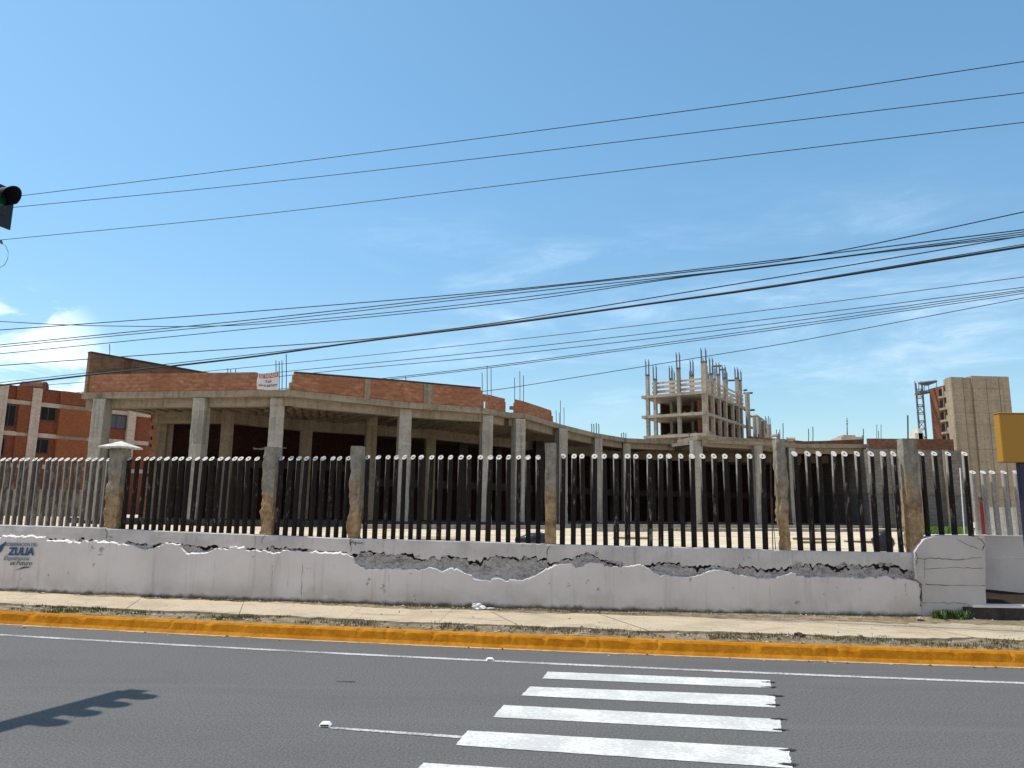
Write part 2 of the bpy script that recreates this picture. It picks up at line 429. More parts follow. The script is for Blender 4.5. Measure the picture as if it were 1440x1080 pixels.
    n = g.noise(g.geo, 7, 10, .75); vs = g.noise(g.vec(g.geo, (6, 6, .7)), 2., 6, .65)
    sep = g.N.new('ShaderNodeSeparateXYZ'); g.L.new(g.geo, sep.inputs[0])
    hgt = g.rng(g.mul(sep.outputs[2], g.mul(g.noise(g.geo, 2.4, 6, .65), 1.9), 'ADD'), 3.45, 2.85)
    col = g.mix(g.rng(n, .3, .7), (.19, .17, .14), (.36, .325, .27))
    rust = g.mix(g.rng(n, .32, .66), (.20, .125, .065), (.47, .33, .19))
    col = g.mix(hgt, col, rust)
    col = g.mix(g.mul(g.rng(vs, .52, .70), .5), col, (.115, .085, .06))
    g.color(col); g.bump(g.mul(n, vs, 'ADD'), .9, .04); M['post'] = g.mat
    # building
    M['conc'] = m_concrete('raw_concrete', (.265, .222, .170), (.12, .095, .07), .5, 1., .55)
    M['conc_lt'] = m_concrete('column_concrete', (.34, .32, .285), (.20, .175, .14), .45, 1., .65)
    M['conc_slab'] = m_concrete('slab_edge_concrete', (.285, .236, .178), (.12, .085, .06), .6, .9, .65)
    M['conc_dark'] = m_concrete('dark_concrete', (.06, .054, .05), (.025, .022, .02), .6, 1., .5)  # plain dark tone for plinths, copings and deep interior
    M['conc_far'] = m_concrete('weathered_frame_concrete', (.34, .305, .26), (.16, .135, .10), .5, .3, .5, False)
    M['brick'] = m_brick('clay_block', (.36, .128, .066), (.50, .20, .108), (.26, .18, .125), .30, .155, .030, .45)
    M['brick_old'] = m_brick('weathered_brick', (.20, .105, .062), (.27, .14, .08), (.21, .155, .11), .30, .16, .030, .4)
    M['brick_dim'] = m_brick('dull_red_brick', (.16, .075, .05), (.20, .095, .06), (.17, .12, .09), .30, .16, .014, .5)
    M['brick_int'] = m_brick('dark_maroon_brick', (.060, .028, .022), (.075, .034, .028), (.05, .035, .03), .3, .16, .014, .3)  # plain dark maroon tone for the inside walls
    M['brick_apt'] = m_brick('apartment_brick', (.20, .058, .030), (.25, .075, .038), (.24, .105, .06), .25, .09, .010, .2, .3)
    M['brick_apt2'] = m_brick('apartment_orange_brick', (.25, .078, .033), (.30, .096, .042), (.33, .15, .075), .25, .09, .010, .2, .3)
    M['brick_side'] = m_brick('tower_side_brick', (.22, .085, .05), (.27, .11, .065), (.2, .13, .09), .3, .12, .014, .4, .3)
    M['block'] = m_brick('grey_block', (.185, .165, .148), (.22, .20, .18), (.15, .135, .12), .40, .20, .012, .5)
    M['block_dim'] = m_brick('blue_grey_block', (.13, .132, .140), (.15, .15, .155), (.10, .10, .105), .40, .20, .012, .3)
    M['pale_band'] = m_concrete('pale_apartment_concrete', (.46, .37, .31), (.32, .25, .20), .4, .6, .3, False, .15)
    M['glass'] = m_flat('dark_window_glass', (.012, .010, .010), .5, .4, .6, .15)
    M['glass_pale'] = m_flat('grey_shuttered_window', (.085, .085, .10), .6, .2, 1.2, .2)
    M['winframe'] = m_flat('window_frame_metal', (.05, .045, .045), .5)
    M['tower'] = m_concrete('board_marked_tower_concrete', (.335, .275, .205), (.21, .165, .115), .55, .25, .4, False, .3)
    M['joint'] = m_flat('pour_joint_stain', (.19, .155, .115), 1., .3, 3)
    M['steel'] = m_flat('rebar_steel', (.060, .045, .040), .7, .4, 20, .4, .3)
    M['steel_grey'] = m_flat('grey_rebar', (.13, .13, .145), .7, .3, 20)
    M['cable'] = m_flat('cable_sheath', (.022, .024, .028), .6)
    M['cable_thin'] = m_flat('thin_cable', (.075, .095, .13), .6)
    M['black'] = m_flat('signal_black', (.013, .013, .018), .45, .2, 20, .4)
    M['lens_r'] = m_flat('unlit_red_lens', (.10, .012, .01), .2)
    M['lens_y'] = m_flat('unlit_amber_lens', (.12, .06, .01), .2)
    M['lens_g'] = m_flat('unlit_green_lens', (.01, .07, .04), .2)
    M['galv'] = m_flat('galvanised_steel', (.30, .30, .31), .45, .1, 12, .5, .6)
    M['yellow'] = m_flat('mustard_paint', (.40, .20, .022), .5, .10, 2.5, .35)
    M['navy'] = m_flat('navy_paint', (.016, .018, .045), .45, .2, 8, .4)
    M['red'] = m_flat('red_pole_paint', (.30, .055, .045), .5, .2, 9)
    M['white'] = m_flat('white_plastic', (.80, .80, .79), .6, .06, 30)
    M['ink'] = m_flat('blue_lettering', (.035, .085, .21), .8, .35, 30)
    M['ink2'] = m_flat('dark_teal_lettering', (.035, .075, .13), .8, .35, 30)
    M['ink3'] = m_flat('faded_teal_lettering', (.13, .19, .24), .8, .3, 30)
    M['swoosh'] = m_flat('brown_violet_swoosh', (.14, .085, .10), .8, .3, 30)
    M['halo'] = m_flat('pale_blue_ground_paint', (.44, .52, .62), .85, .06, 12)
    M['chalk'] = m_flat('white_scrawl', (.60, .60, .61), .9, .1, 30)
    M['banner'] = m_flat('banner_vinyl', (.64, .60, .60), .6, .06, 6)
    M['banner_red'] = m_flat('banner_red', (.36, .085, .07), .6, .2, 6)
    M['banner_ink'] = m_flat('banner_ink', (.10, .11, .14), .6)
    M['bag'] = m_flat('black_bin_bag', (.022, .026, .032), .28, .2, 8, .5)
    M['stone'] = m_flat('rubble', (.36, .33, .29), .95, .3, 9, .2, 0, .6)
    M['stone_dark'] = m_flat('dark_rubble', (.07, .06, .05), .95, .3, 9, .2, 0, .6)
    M['wood'] = m_flat('grey_plank', (.24, .17, .11), .9, .3, 12)
    M['whitewall'] = m_concrete('pale_limewash', (.60, .585, .53), (.40, .38, .33), .4, 1.6, .5, False, .3)
    M['grass_dry'] = m_flat('dry_grass', (.17, .145, .075), .9, .45, 3.)
    M['grass_olive'] = m_flat('olive_grass', (.105, .115, .036), .9, .4, 3.)
    M['grass_green'] = m_flat('green_grass', (.085, .15, .028), .9, .35, 4.)
    M['leaf'] = m_flat('weed_leaf', (.06, .115, .03), .7, .4, 8.)
mats()

# ------------------------------------------------------------------ ground, road, pavement
XS = [-60, -45, -34, -26] + [-20+.5*i for i in range(77)] + [24, 32, 45, 60]
def strip(name, ya, yb, za, zb, m, label=None, rows=1, kind='structure', jag=0.):
    mb = MB(); n = len(XS); vs = []
    for r_ in range(rows+1):
        k = r_/rows
        for x in XS:
            z = za+(zb-za)*k
            y = ya(x)+(yb(x)-ya(x))*k
            if jag: z += jag*noise.noise(Vector((x*1.3, y*1.9, 0)))
            vs.append((x, y, z))
    fs = [(r_*n+i, r_*n+i+1, (r_+1)*n+i+1, (r_+1)*n+i) for r_ in range(rows) for i in range(n-1)]
    mb.add(vs, fs); o = mb.build(name, m, base=(0, 0, 0)); tag(o, label, kind=kind); return o
g = MB(); g.add([(-900,-400,-.06), (900,-400,-.06), (900,1500,-.06), (-900,1500,-.06)], [(0,1,2,3)])
tag(g.build('ground', M['lot'], base=(0,0,0)), 'dusty ground under the whole place', kind='structure')
road = strip('road', lambda x: -.1628*x-3.2, lambda x: q(KT, x)-.02, 0, 0, M['asphalt'], 'grey asphalt road in front of the wall')
strip('near_pavement', lambda x: -.1628*x-9, lambda x: -.1628*x-3.2, .02, .02, M['sidewalk'], 'pavement on the near side of the road')
# kerb: battered front face with chipped arris
mb = MB(); n = 0; cols = []
x = -60.
while x < 60:
    yk = q(KT, x); c = .012*noise.noise(Vector((x*2.1, 0, 0)))+.008*noise.noise(Vector((x*7, 3, 0)))
    chip = max(0, noise.noise(Vector((x*3.3, 9, 0)))-.24)*.10 + max(0, noise.noise(Vector((x*9.3, 5, 0)))-.22)*.09
    joint = .010 if abs((x % 2.9)-1.2) < .03 else 0
    cols.append([(x, yk-.075+c*.6-.02, 0.0), (x, yk-.05+c+joint, .05), (x, yk-.020+c+joint, .145-chip), (x, yk+.006+chip+joint, .168-joint), (x, yk+.11, .172), (x, yk+.12, .10)])
    x += .045 if -10 < x < 9 else 1.0
vs = [p for c in cols for p in c]; k = 6
mb.add(vs, [(i*k+j, (i+1)*k+j, (i+1)*k+j+1, i*k+j+1) for i in range(len(cols)-1) for j in range(k-1)])
tag(mb.build('kerb', M['kerb'], base=(0,0,0)), 'yellow painted concrete kerb along the far side of the road', kind='structure')
strip('verge', lambda x: q(KT, x)+.115, lambda x: wall_y(x)+.1, .166, .195, M['soil'], 'dry bare soil verge either side of the pavement', 16, jag=.030)
# pavement: separate poured bays
pav = MB(); x = -40.; ri = random.Random(3)
while x < 40:
    L_ = ri.uniform(1.7, 2.4); sk = -.45; dz = ri.uniform(0, .014)
    def P(u, f, z):
        yf = q(SF, u); yb = q(SB, u); y = yf+(yb-yf)*f; return Vector((u+sk*(f-.5), y, z))
    nseg = 26; top = []; bot = []
    ed = lambda u: .07*noise.noise(Vector((u*.9, 4, 0)))+.045*noise.noise(Vector((u*4.1, 4, 0)))
    us = [x+.005+(L_-.010)*i/nseg for i in range(nseg+1)]
    fr = [P(u, 0+ed(u)*2.2, .196+dz) for u in us]; bk = [P(u, 1+ed(u+40)*2.4, .205+dz) for u in us]
    n0 = len(us)
    pav.add(fr+bk, [(i, i+1, n0+i+1, n0+i) for i in range(nseg)])
    dn = [p-Vector((0, 0, .05)) for p in fr]; pav.add(fr+dn, [(i+1, i, n0+i, n0+i+1) for i in range(nseg)])
    x += L_
tag(pav.build('pavement', M['sidewalk'], base=(0,0,0)), 'pale concrete pavement between the kerb and the wall', kind='structure')
# sandy dust lying in the gutter
mb = MB(); n0 = 0; vs = []
for i in range(700):
    x = -14+.036*i; yk = q(KT, x)-.09; w = .035+.05*max(0, noise.noise(Vector((x*1.4, 2, 0)))+.3)+.03*noise.noise(Vector((x*9, 2, 0)))
    vs += [(x, yk+.03, .006), (x, yk-max(.004, w), .003)]
mb.add(vs, [(2*i+1, 2*i+3, 2*i+2, 2*i) for i in range(699)])
tag(mb.build('gutter_dust', M['sidewalk'], base=(0,0,0)), 'pale dust along the foot of the yellow kerb', kind='structure')
# markings (parts of the road)
line = MB(); xs = [-40+.5*i for i in range(161)]
line.add([(u, q(WH, u)-.052, .004) for u in xs]+[(u, q(WH, u)+.052, .004) for u in xs], [(i, i+1, 161+i+1, 161+i) for i in range(160)])
line.build('edge_line', M['line_paint'], road)
def ragged(mb, quad, nx=40, ny=12, rag=.03, rend=.014):
    a, b, c, d = [Vector((p[0], p[1], 0)) for p in quad]
    vs = []
    for j in range(ny+1):
        for i in range(nx+1):
            u, v = i/nx, j/ny
            p = (a*(1-u)+b*u)*(1-v)+(d*(1-u)+c*u)*v
            if j in (0, ny): p.y += rag*.3*noise.noise(p*6)
            if i in (0, nx): p.x += rend*noise.noise(Vector((p.x*2, p.y*17, 7)))
            vs.append((p.x, p.y, .0045))
    mb.add(vs, [(j*(nx+1)+i, j*(nx+1)+i+1, (j+1)*(nx+1)+i+1, (j+1)*(nx+1)+i) for j in range(ny) for i in range(nx)])
stripes = [[(763,954.5),(1085,968),(1083,957),(770,945)], [(733,978.5),(1091,995.5),(1090,979),(745,966)],
           [(693,1009),(1100,1030),(1097,1012),(708,992)], [(640,1048.5),(1115,1081),(1109,1053),(657,1028)]]
for st in stripes:
    mb = MB(); ragged(mb, [onz(x, y, 0) for x, y in st]); mb.build('crossing_stripe', M['road_paint'], road)
base4 = [onz(x, y, 0) for x, y in stripes[3]]; stepv = (onz(640,1048.5,0)-onz(693,1009,0))
for k in (1, 2, 3, 4):
    mb = MB(); ragged(mb, [p+stepv*k for p in base4]); mb.build('crossing_stripe', M['road_paint'], road)
mb = MB(); ragged(mb, [onz(462,1025,0), onz(648,1039,0), onz(650,1035.5,0), onz(462,1022.5,0)], 20, 2, .01, .01)
mb.build('lane_dash', M['line_paint'], road)
mb = MB()
for (u, v) in [(1089,960), (1089,967), (1097,979), (1096,992), (1103,1012), (1104,1027), (1116,1056), (1117,1076)]:
    c = onz(u, v, 0); rr = random.Random(u*v); n_ = 14
    ang = rr.uniform(0, 6)
    pts = [(c.x-.05+(.035+.055*rr.random())*math.cos(i*2*math.pi/n_)*1.2, c.y+(.014+.026*rr.random())*math.sin(i*2*math.pi/n_), .0075) for i in range(n_)]
    mb.add(pts, [tuple(range(n_))])
pt = onz(484*1.0, 959, 0); mb.add([(pt.x-.08, pt.y-.006, .0075), (pt.x+.12, pt.y-.014, .0075), (pt.x+.11, pt.y+.012, .0075), (pt.x-.09, pt.y+.01, .0075)], [(0,1,2,3)])
mb.build('tar_spot', M['tar'], road)
def stud(px, py, label):
    c = onz(px, py, 0); t = thing('road_stud', (c.x, c.y, .004), label, 'road stud', 'studs on the asphalt')
    mb = MB(); a, b = .052, .042
    def ring(s_, z): return [Vector((c.x+sx*a*s_, c.y+sy*b*s_, z)) for sx, sy in ((-1,-.6), (-.6,-1), (.6,-1), (1,-.6), (1,.6), (.6,1), (-.6,1), (-1,.6))]
    r0, r1, r2 = ring(1, .004), ring(.95, .014), ring(.6, .034)
    mb.add(r0+r1+r2, [(i, (i+1) % 8, 8+(i+1) % 8, 8+i) for i in range(8)]+[(8+i, 8+(i+1) % 8, 16+(i+1) % 8, 16+i) for i in range(8)]+[tuple(16+i for i in range(8))])
    mb.build('stud_body', M['white'], t)
    f = MB(); f.obox((c.x, c.y-.049, .012), (1, 0, 0), .07, .012, .012); f.build('reflector', M['lens_y'], t)
stud(458, 1021, 'white road stud at the left end of the short lane dash')
stud(689, 929, 'white road stud sitting on the edge line near the kerb')

# building lot (raised ground behind the wall)
lot = MB(); xs = [-400, -120, -60, -30]+[-20+i for i in range(45)]+[40, 60, 120, 400]; ys = [0, .8, 2, 4, 7, 11, 16, 24, 40, 80, 200, 600]
n0 = len(xs); vs = []
for dy in ys:
    for x in xs:
        y0 = wall_y(x)+.12 if x < 7.15 else wall_y(7.15)+1.35-.05*(x-7.15)
        z = 1.19 if dy == 0 else 1.2+.07*noise.noise(Vector((x*.6, dy*.8, 0)))*(1 if dy < 20 else 0)
        if x < 0: z += -.0
        vs.append((x, y0+dy, z))
lot.add(vs, [(j*n0+i, j*n0+i+1, (j+1)*n0+i+1, (j+1)*n0+i) for j in range(len(ys)-1) for i in range(n0-1)])
tag(lot.build('lot_ground', M['lot'], base=(0,0,0), smooth=True), 'sunlit bare sandy ground of the building lot behind the fence', kind='structure')

# ------------------------------------------------------------------ boundary wall
CO = .066
XL, XR = -32., hit_wall(1297, 820).x
TOP = wtab([(0,738),(150,742),(152,743.5),(340,751),(490,757),(690,762),(770,765.5),(920,768.5),(1060,772),(1100,774),(1297,777.5)])
LOW = wtab([(0,754.5),(50,756),(95,757.5),(105,762.5),(112,765),(120,761),(130,760),(150,762.5),(162,763),(188,764),(198,770),(215,770),(232,764),(255,766),(262,775),(290,776),(307,768),(325,770),(340,771),(360,770),(385,777.5),(405,772.5),(440,776),(487,780),(497,782),(500,793),(510,798),(540,799),(590,800),(612,797.5),(621,806),(642,799),(657,806),(672,812.5),(700,813),(727,817.5),(752,812),(782,791),(805,789),(810,796),(830,790),(875,794),(885,797),(905,791),(917,800),(930,807.5),(970,812.5),(992,805),(1005,800),(1022,805),(1060,812.5),(1080,815),(1095,812),(1112,807),(1145,809),(1175,810),(1220,810),(1250,809),(1270,812),(1290,815),(1297,822)], CO)
UPP = wtab([(0,754),(100,757),(112,757.5),(122,760),(186,764),(190,764),(215,765),(235,763),(255,765),(300,767),(340,770),(360,769),(405,771),(440,773.5),(487,777),(500,775),(530,776),(560,780),(590,780),(610,779),(635,784),(655,786),(680,785),(700,784),(765,784),(772,789),(782,789),(803,782),(812,779),(822,779),(850,786),(875,791),(890,793),(905,791),(960,791.5),(1000,792),(1008,796),(1040,797),(1060,798),(1078,800),(1100,800),(1112,790),(1130,792),(1155,795),(1175,793),(1200,794),(1212,797),(1230,793),(1250,794),(1270,797),(1297,802)], .05)
LEDGE = [(hit_wall(x, 780).x, w) for x, w in [(0,.045),(104,.045),(107,.02),(113,.045),(160,.04),(163,.022),(190,.018),(200,.012),(230,.02),(262,.03),(303,.03),(308,.014),(355,.022),(362,.03),(400,.035),(408,.0),(436,.0),(442,.045),(485,.045),(490,.008),(588,.010),(592,.02),(612,.035),(660,.035),(735,.03),(745,.045),(780,.04),(786,.008),(860,.008),(875,.02),(905,.02),(1000,.016),(1060,.02),(1080,.01),(1262,.008),(1268,.04),(1290,.04),(1297,.01)]]
wall = thing('boundary_wall', (0, wall_y(0), .2), 'long whitewashed retaining wall with cracked peeling plaster along the pavement', 'wall')
core, up, lo = MB(), MB(), MB()
xs = []; x = XL
while x < XR: xs.append(x); x += .022 if x > -10.4 else .8
xs.append(XR)
cu, cl, cc = [], [], []
for x in xs:
    n_ = wall_n(x); b = Vector((x, wall_y(x), 0)); zt = interp(TOP, x)
    j = .020*noise.noise(Vector((x*8, 0, 0)))+.014*noise.noise(Vector((x*21, 1, 0)))+.008*noise.noise(Vector((x*47, 1, 0)))
    j2 = .034*noise.noise(Vector((x*7, 5, 0)))+.026*noise.noise(Vector((x*19, 8, 0)))+.010*noise.noise(Vector((x*45, 8, 0)))
    def stp(f, sd): return noise.cell(Vector((x*f+.35*noise.noise(Vector((x*f*2, sd, 0))), sd, 0)))
    j += .034*(stp(3.1, 3)-.5)+.010*(stp(14, 5)-.5); j2 += .040*(stp(4.1, 7)-.5)+.022*(stp(17, 9)-.5)
    zl = interp(LOW, x)+j; zu = interp(UPP, x)+.006
    zu = zl-.005 if zu-zl < .022 else max(zl, zu+j2)
    w = interp(LEDGE, x)*(1+.8*noise.noise(Vector((x*6, 3, 0)))); w = max(w*.62*(1+1.1*noise.noise(Vector((x*2.3, 11, 0)))), .003)
    def A(off, z): p = b+n_*off; return (p.x, p.y, z)
    zone = 1 if (zu-zl > .03) else 0
    hg = (.012+.11*max(0, noise.noise(Vector((x*2.6, 21, 0)))+.12)+.05*noise.noise(Vector((x*12, 22, 0)))+.03*noise.noise(Vector((x*38, 23, 0))))*zone
    if x > 4.6: hg *= 1.6
    hg = min(max(hg, .001), max(.001, (zu-zl)*.85)); dp = .10 if hg > .006 else .001
    bulge = .010*noise.noise(Vector((x*.9, 2, 0)))
    zt += .006*noise.noise(Vector((x*5, 9, 0)))
    def rl(k): return .016*noise.noise(Vector((x*10, k*3.3, 0)))+.008*noise.noise(Vector((x*31, k*7.3, 0)))
    z0_, z1_ = zl-.05, zu-hg
    cc.append([A(0, .1), A(0, z0_)]+[A(rl(k)-.004, z0_+(z1_-z0_)*k/5) for k in range(1, 6)]+[A(-dp, z1_+.001), A(-dp, zu+.03), A(0, zu+.035), A(0, zt-.02), A(-.25, zt-.02), A(-.25, .9)])
    cu.append([A(-.01, zu), A(.020, zu+.004), A(.024+.01*noise.noise(Vector((x*4, 0, 2))), (zu+zt)/2), A(.020, zt-.012), A(.01, zt), A(-.25, zt)])
    zs = [zl-.001-(zl-.14)*k for k in (.12, .3, .55, .8, 1.)]
    cl.append([A(-.01, zl+w), A(.030, zl+w*.92), A(CO+bulge, zl)]+[A(CO+.002+bulge+.006*noise.noise(Vector((x*1.6, z*2.4, 0)))+(.01 if z < .25 else 0), z) for z in zs])
def loft(mb, cols, m=lambda j: 0):
    k = len(cols[0]); base = len(mb.v)
    for i in range(len(cols)-1):
        for j in range(k-1): mb.add([cols[i][j], cols[i][j+1], cols[i+1][j+1], cols[i+1][j]], [(3,2,1,0)], m(j))
    mb.add(cols[0], [tuple(range(k))], 0); mb.add(cols[-1], [tuple(range(k))[::-1]], 0)
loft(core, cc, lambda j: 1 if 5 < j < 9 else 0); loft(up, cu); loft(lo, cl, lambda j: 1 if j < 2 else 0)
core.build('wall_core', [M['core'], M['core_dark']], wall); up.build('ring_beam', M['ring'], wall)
lo.build('plaster_coat', [M['whitewash'], M['fresh']], wall)
# hanging flakes and rubble lumps in the spalled recesses
mb = MB(); rr = random.Random(11)
for (a, b, cnt) in [(104,118,5), (500,640,60), (640,690,24), (700,768,34), (806,822,8), (822,895,34), (1003,1058,26), (1112,1294,100)]:
    for _ in range(cnt):
        px = rr.uniform(a, b); p = hit_wall(px, 780); zl, zu = interp(LOW, p.x), interp(UPP, p.x)
        if zu-zl < .03 or rr.random() < .45: continue
        z = rr.uniform(zl+.2*(zu-zl), zu); r_ = rr.uniform(.012, .035)
        mb.blob((p.x, wall_y(p.x)-.004, z), r_*rr.uniform(1, 2.6), r_*.9, r_*rr.uniform(.6, 1.2), rr.random()*90, .5, 7, 5)
mb.build('spalled_rubble', M['core'], wall)
# hairline cracks: thin jagged ribbons on the coat
def crack(mb, pts, w=.008, off=.068, seed=1):
    rr = random.Random(seed); P = []
    for (a, b) in zip(pts, pts[1:]):
        for k in range(6):
            u = k/6; P.append((a[0]+(b[0]-a[0])*u+rr.uniform(-1.1, 1.1), a[1]+(b[1]-a[1])*u+rr.uniform(-1.0, 1.0)))
    P.append(pts[-1]); pp = [hit_wall(x, y, off) for x, y in P]
    mb.tube(pp, [w*.34*rr.uniform(.2, 1.5) for _ in pp], 4)
mb = MB()
for i, (pts, w) in enumerate([([(148,742),(150,750),(149,757)],.012), ([(150,752),(158,757)],.008), ([(376,750),(370,756),(367,765)],.008), ([(493,757),(494,770),(493,776)],.012),
        ([(775,766),(770,774),(768,786)],.018), ([(1294,820),(1296,835),(1295,852)],.03), ([(1274,820),(1274,832)],.008), ([(383,795),(381,825)],.005), ([(425,790),(424,838)],.006), ([(443,785),(441,835)],.004), ([(547,806),(547,828)],.005),
        ([(262,776),(290,777),(302,770)],.006), ([(312,771),(325,780),(340,775)],.008), ([(917,800),(940,806),(970,812),(985,805),(1000,800)],.01), ([(404,772),(440,774),(488,777)],.016), ([(1080,815),(1100,805),(1112,806)],.008), ([(312,779),(345,781)],.010), ([(188,766),(205,766),(215,768)],.012), ([(218,768),(228,764)],.010)]):
    crack(mb, pts, w, CO+.012 if max(y for _, y in pts) > 788 else .03, i+3)
mb.build('crack', M['crack'], wall)

# lettering painted on the wall
def text_on(parent, name, s_, m, p0, p1, hpx, off, shear=0., bold=.0, fit=True):
    """text with its baseline from photo pixel p0 to p1, cap height hpx pixels, laid on the wall face"""
    a = hit_wall(p0[0], p0[1], off); b = hit_wall(p1[0], p1[1], off); top = hit_wall(p0[0], p0[1]-hpx, off)
    c = bpy.data.curves.new(name, 'FONT'); c.body = s_; c.size = 1; c.shear = shear; c.offset = bold; c.resolution_u = 3
    t = bpy.data.objects.new(name, c); COL.objects.link(t); dg = bpy.context.evaluated_depsgraph_get()
    me = bpy.data.meshes.new_from_object(t.evaluated_get(dg)); bpy.data.objects.remove(t); bpy.data.curves.remove(c)
    x0 = min(v.co.x for v in me.vertices); x1 = max(v.co.x for v in me.vertices); h = max(v.co.y for v in me.vertices)
    cap = .7 if any(ch.islower() for ch in s_) else h
    mb = MB(); vs = []
    for v in me.vertices:
        u = (v.co.x-x0)/(x1-x0); p = a+(b-a)*u; k = v.co.y/cap*(top.z-a.z)
        pw = Vector((p.x, wall_y(p.x), 0)) + wall_n(p.x)*off
        vs.append((pw.x, pw.y, p.z+k))
    mb.add(vs, [list(p.vertices) for p in me.polygons]); bpy.data.meshes.remove(me)
    return mb.build(name, m, parent)
OFFW = CO+.024
ink = bpy.data.objects.new('wall_lettering', None); COL.objects.link(ink); ink.parent = wall; WLOC[ink.name] = WLOC[wall.name]
ink['label'] = 'faded blue painted lettering reading GOBERNACION DEL ZULIA Esperanza es Futuro'
def patch(mb, pts, off, m=0):
    pp = [hit_wall(x, y, off) for x, y in pts]; mb.add(pp, [tuple(range(len(pp)))[::-1]], m)
text_on(ink, 'lettering', 'GOBERNACION DEL', M['ink2'], (8, 767.6), (53.5, 768.2), 4.6, OFFW, 0, .012)
text_on(ink, 'lettering', 'ZULIA', M['ink'], (11.5, 780.2), (48.5, 780.6), 10.8, OFFW, .12, .045)
text_on(ink, 'lettering', 'Esperanza', M['ink3'], (6, 787.3), (41.5, 787.9), 5.6, OFFW, .25, .015)
text_on(ink, 'lettering', 'es Futuro', M['ink2'], (15, 794.4), (46, 794.8), 6.0, OFFW, .25, .012)
mb = MB(); patch(mb, [(20,802), (28,799), (33,796.6), (44,797), (38,798.6), (30,800)], OFFW); mb.build('emblem', M['swoosh'], ink)
mb = MB(); patch(mb, [(9,761), (4,764.5), (-3,769), (-10,775), (-14,782), (-6,778), (1,776), (5,769)], OFFW); mb.build('emblem', M['ink'], ink)
# black scrawl on the ring beam
mb = MB(); sc = [(492,759),(492.5,767),(494,762),(496,761),(497,764.5),(499,762),(500,767),(499,764),(502,762.5),(503,764.5),(505,762.5),(506,764.5),(509,763),(511,763.5)]
mb.tube([hit_wall(x, y, .034) for x, y in sc], .006, 4); mb.build('scrawl', M['black'], wall)

# stepped block pier at the right end of the wall
pier = thing('block_pier', hit_wall(1340, 866), 'grey whitewashed pier of stacked blocks with rounded corner ending the wall', 'wall')
def pier_poly(off): return [hit_wall(x, y, off) for x, y in [(1298,880),(1297,822),(1289,815),(1286,790),(1287,776),(1292,767),(1300,759.5),(1312,755),(1330,753),(1350,753),(1385,755.5),(1386,790),(1386.5,880)]]
mb = MB(); po = pier_poly(.105); dn = -wall_n(7.0)*.55
nq = len(po)
# subdivide outline so edges look broken
out_ = []
for i in range(nq):
    a, b = po[i], po[(i+1) % nq]; m_ = max(1, int((b-a).length/.05))
    for k in range(m_):
        p = a+(b-a)*(k/m_); jj = noise.noise(p*9)*.012; out_.append(p+Vector((jj, 0, noise.noise(p*9+Vector((5,5,5)))*.012)))
mb.prism(out_[::-1], dn); mb.build('pier_body', M['greywash'], pier)
mb = MB()
for i, (pts, w) in enumerate([([(1290,786),(1320,785),(1350,787),(1380,784)],.012), ([(1300,800),(1340,798),(1383,799)],.007), ([(1300,822),(1340,824),(1385,823)],.012), ([(1298,847),(1340,848),(1360,849)],.009), ([(1300,786),(1300,812)],.006), ([(1345,757),(1360,766),(1378,772)],.01), ([(1287,777),(1291,784),(1288,795)],.02), ([(1376,756),(1384,765),(1381,775)],.016)]):
    crack(mb, pts, w, .108, i+50)
mb.build('crack', M['crack'], pier)
# low plinth in front of the recess, recess floor, set-back wall
mb = MB()
pl = [hit_wall(1360, 875, .20), hit_wall(1475, 878, .20)]
a, b = pl[0], pl[1]; z1 = hit_wall(1400, 852, .20).z
low = thing('low_plinth', (a+b)/2, 'low dark stained concrete plinth beside the pier', 'wall')
mb.wall((a.x, a.y), (b.x, b.y), .1, z1-.03, .35); mb.build('plinth_body', M['conc_dark'], low)
mb = MB(); mb.wall((a.x+.12, a.y-.02), (b.x, b.y-.02), z1-.029, z1+.004, .30); mb.build('plinth_cap', M['fresh'], low)
rec = MB()
rec.add([(7.05, wall_y(7)+.1, z1-.02), (11.5, wall_y(7)-.3, z1-.02), (11.5, wall_y(7)+1.4, z1+.32), (7.05, wall_y(7)+1.4, z1+.62)], [(0,1,2,3)])
tag(rec.build('recess_ground', M['earth'], base=(7, 13, .3)), 'earth in the recess behind the low plinth, its cast shadow coloured in', kind='structure')
SBK = wall_y(7.2)+1.15          # set-back wall line
def atyw(px, py, extra=0.):
    d = ray(px, py); t = (SBK-extra)/(d.y+.05*d.x); return O+d*t    # plane y = SBK-extra-.05x
sb = thing('setback_wall', atyw(1420, 815), 'lower grey wall set back to the right of the pier with white scrawls', 'wall')
mb = MB(); a = atyw(1376, 753); b = atyw(1560, 753.5); mb.wall((a.x-.5, a.y), (b.x, b.y), .1, a.z-.012, .25); mb.build('wall_body', M['greywash'], sb)
mb = MB(); mb.wall((a.x-.5, a.y-.02), (b.x, b.y-.02), a.z-.010, a.z+.012, .28); mb.build('coping', M['fresh'], sb)
mb = MB()
for pts in [[(1400,786),(1401,798),(1403,806)], [(1400,786),(1418,784)], [(1415,778),(1415,785)], [(1420,784),(1438,785)], [(1408,789),(1411,797)], [(1416,790),(1418,806)]]:
    mb.tube([atyw(x, y, .012) for x, y in pts], .010, 4)
mb.build('scrawl', M['chalk'], sb)

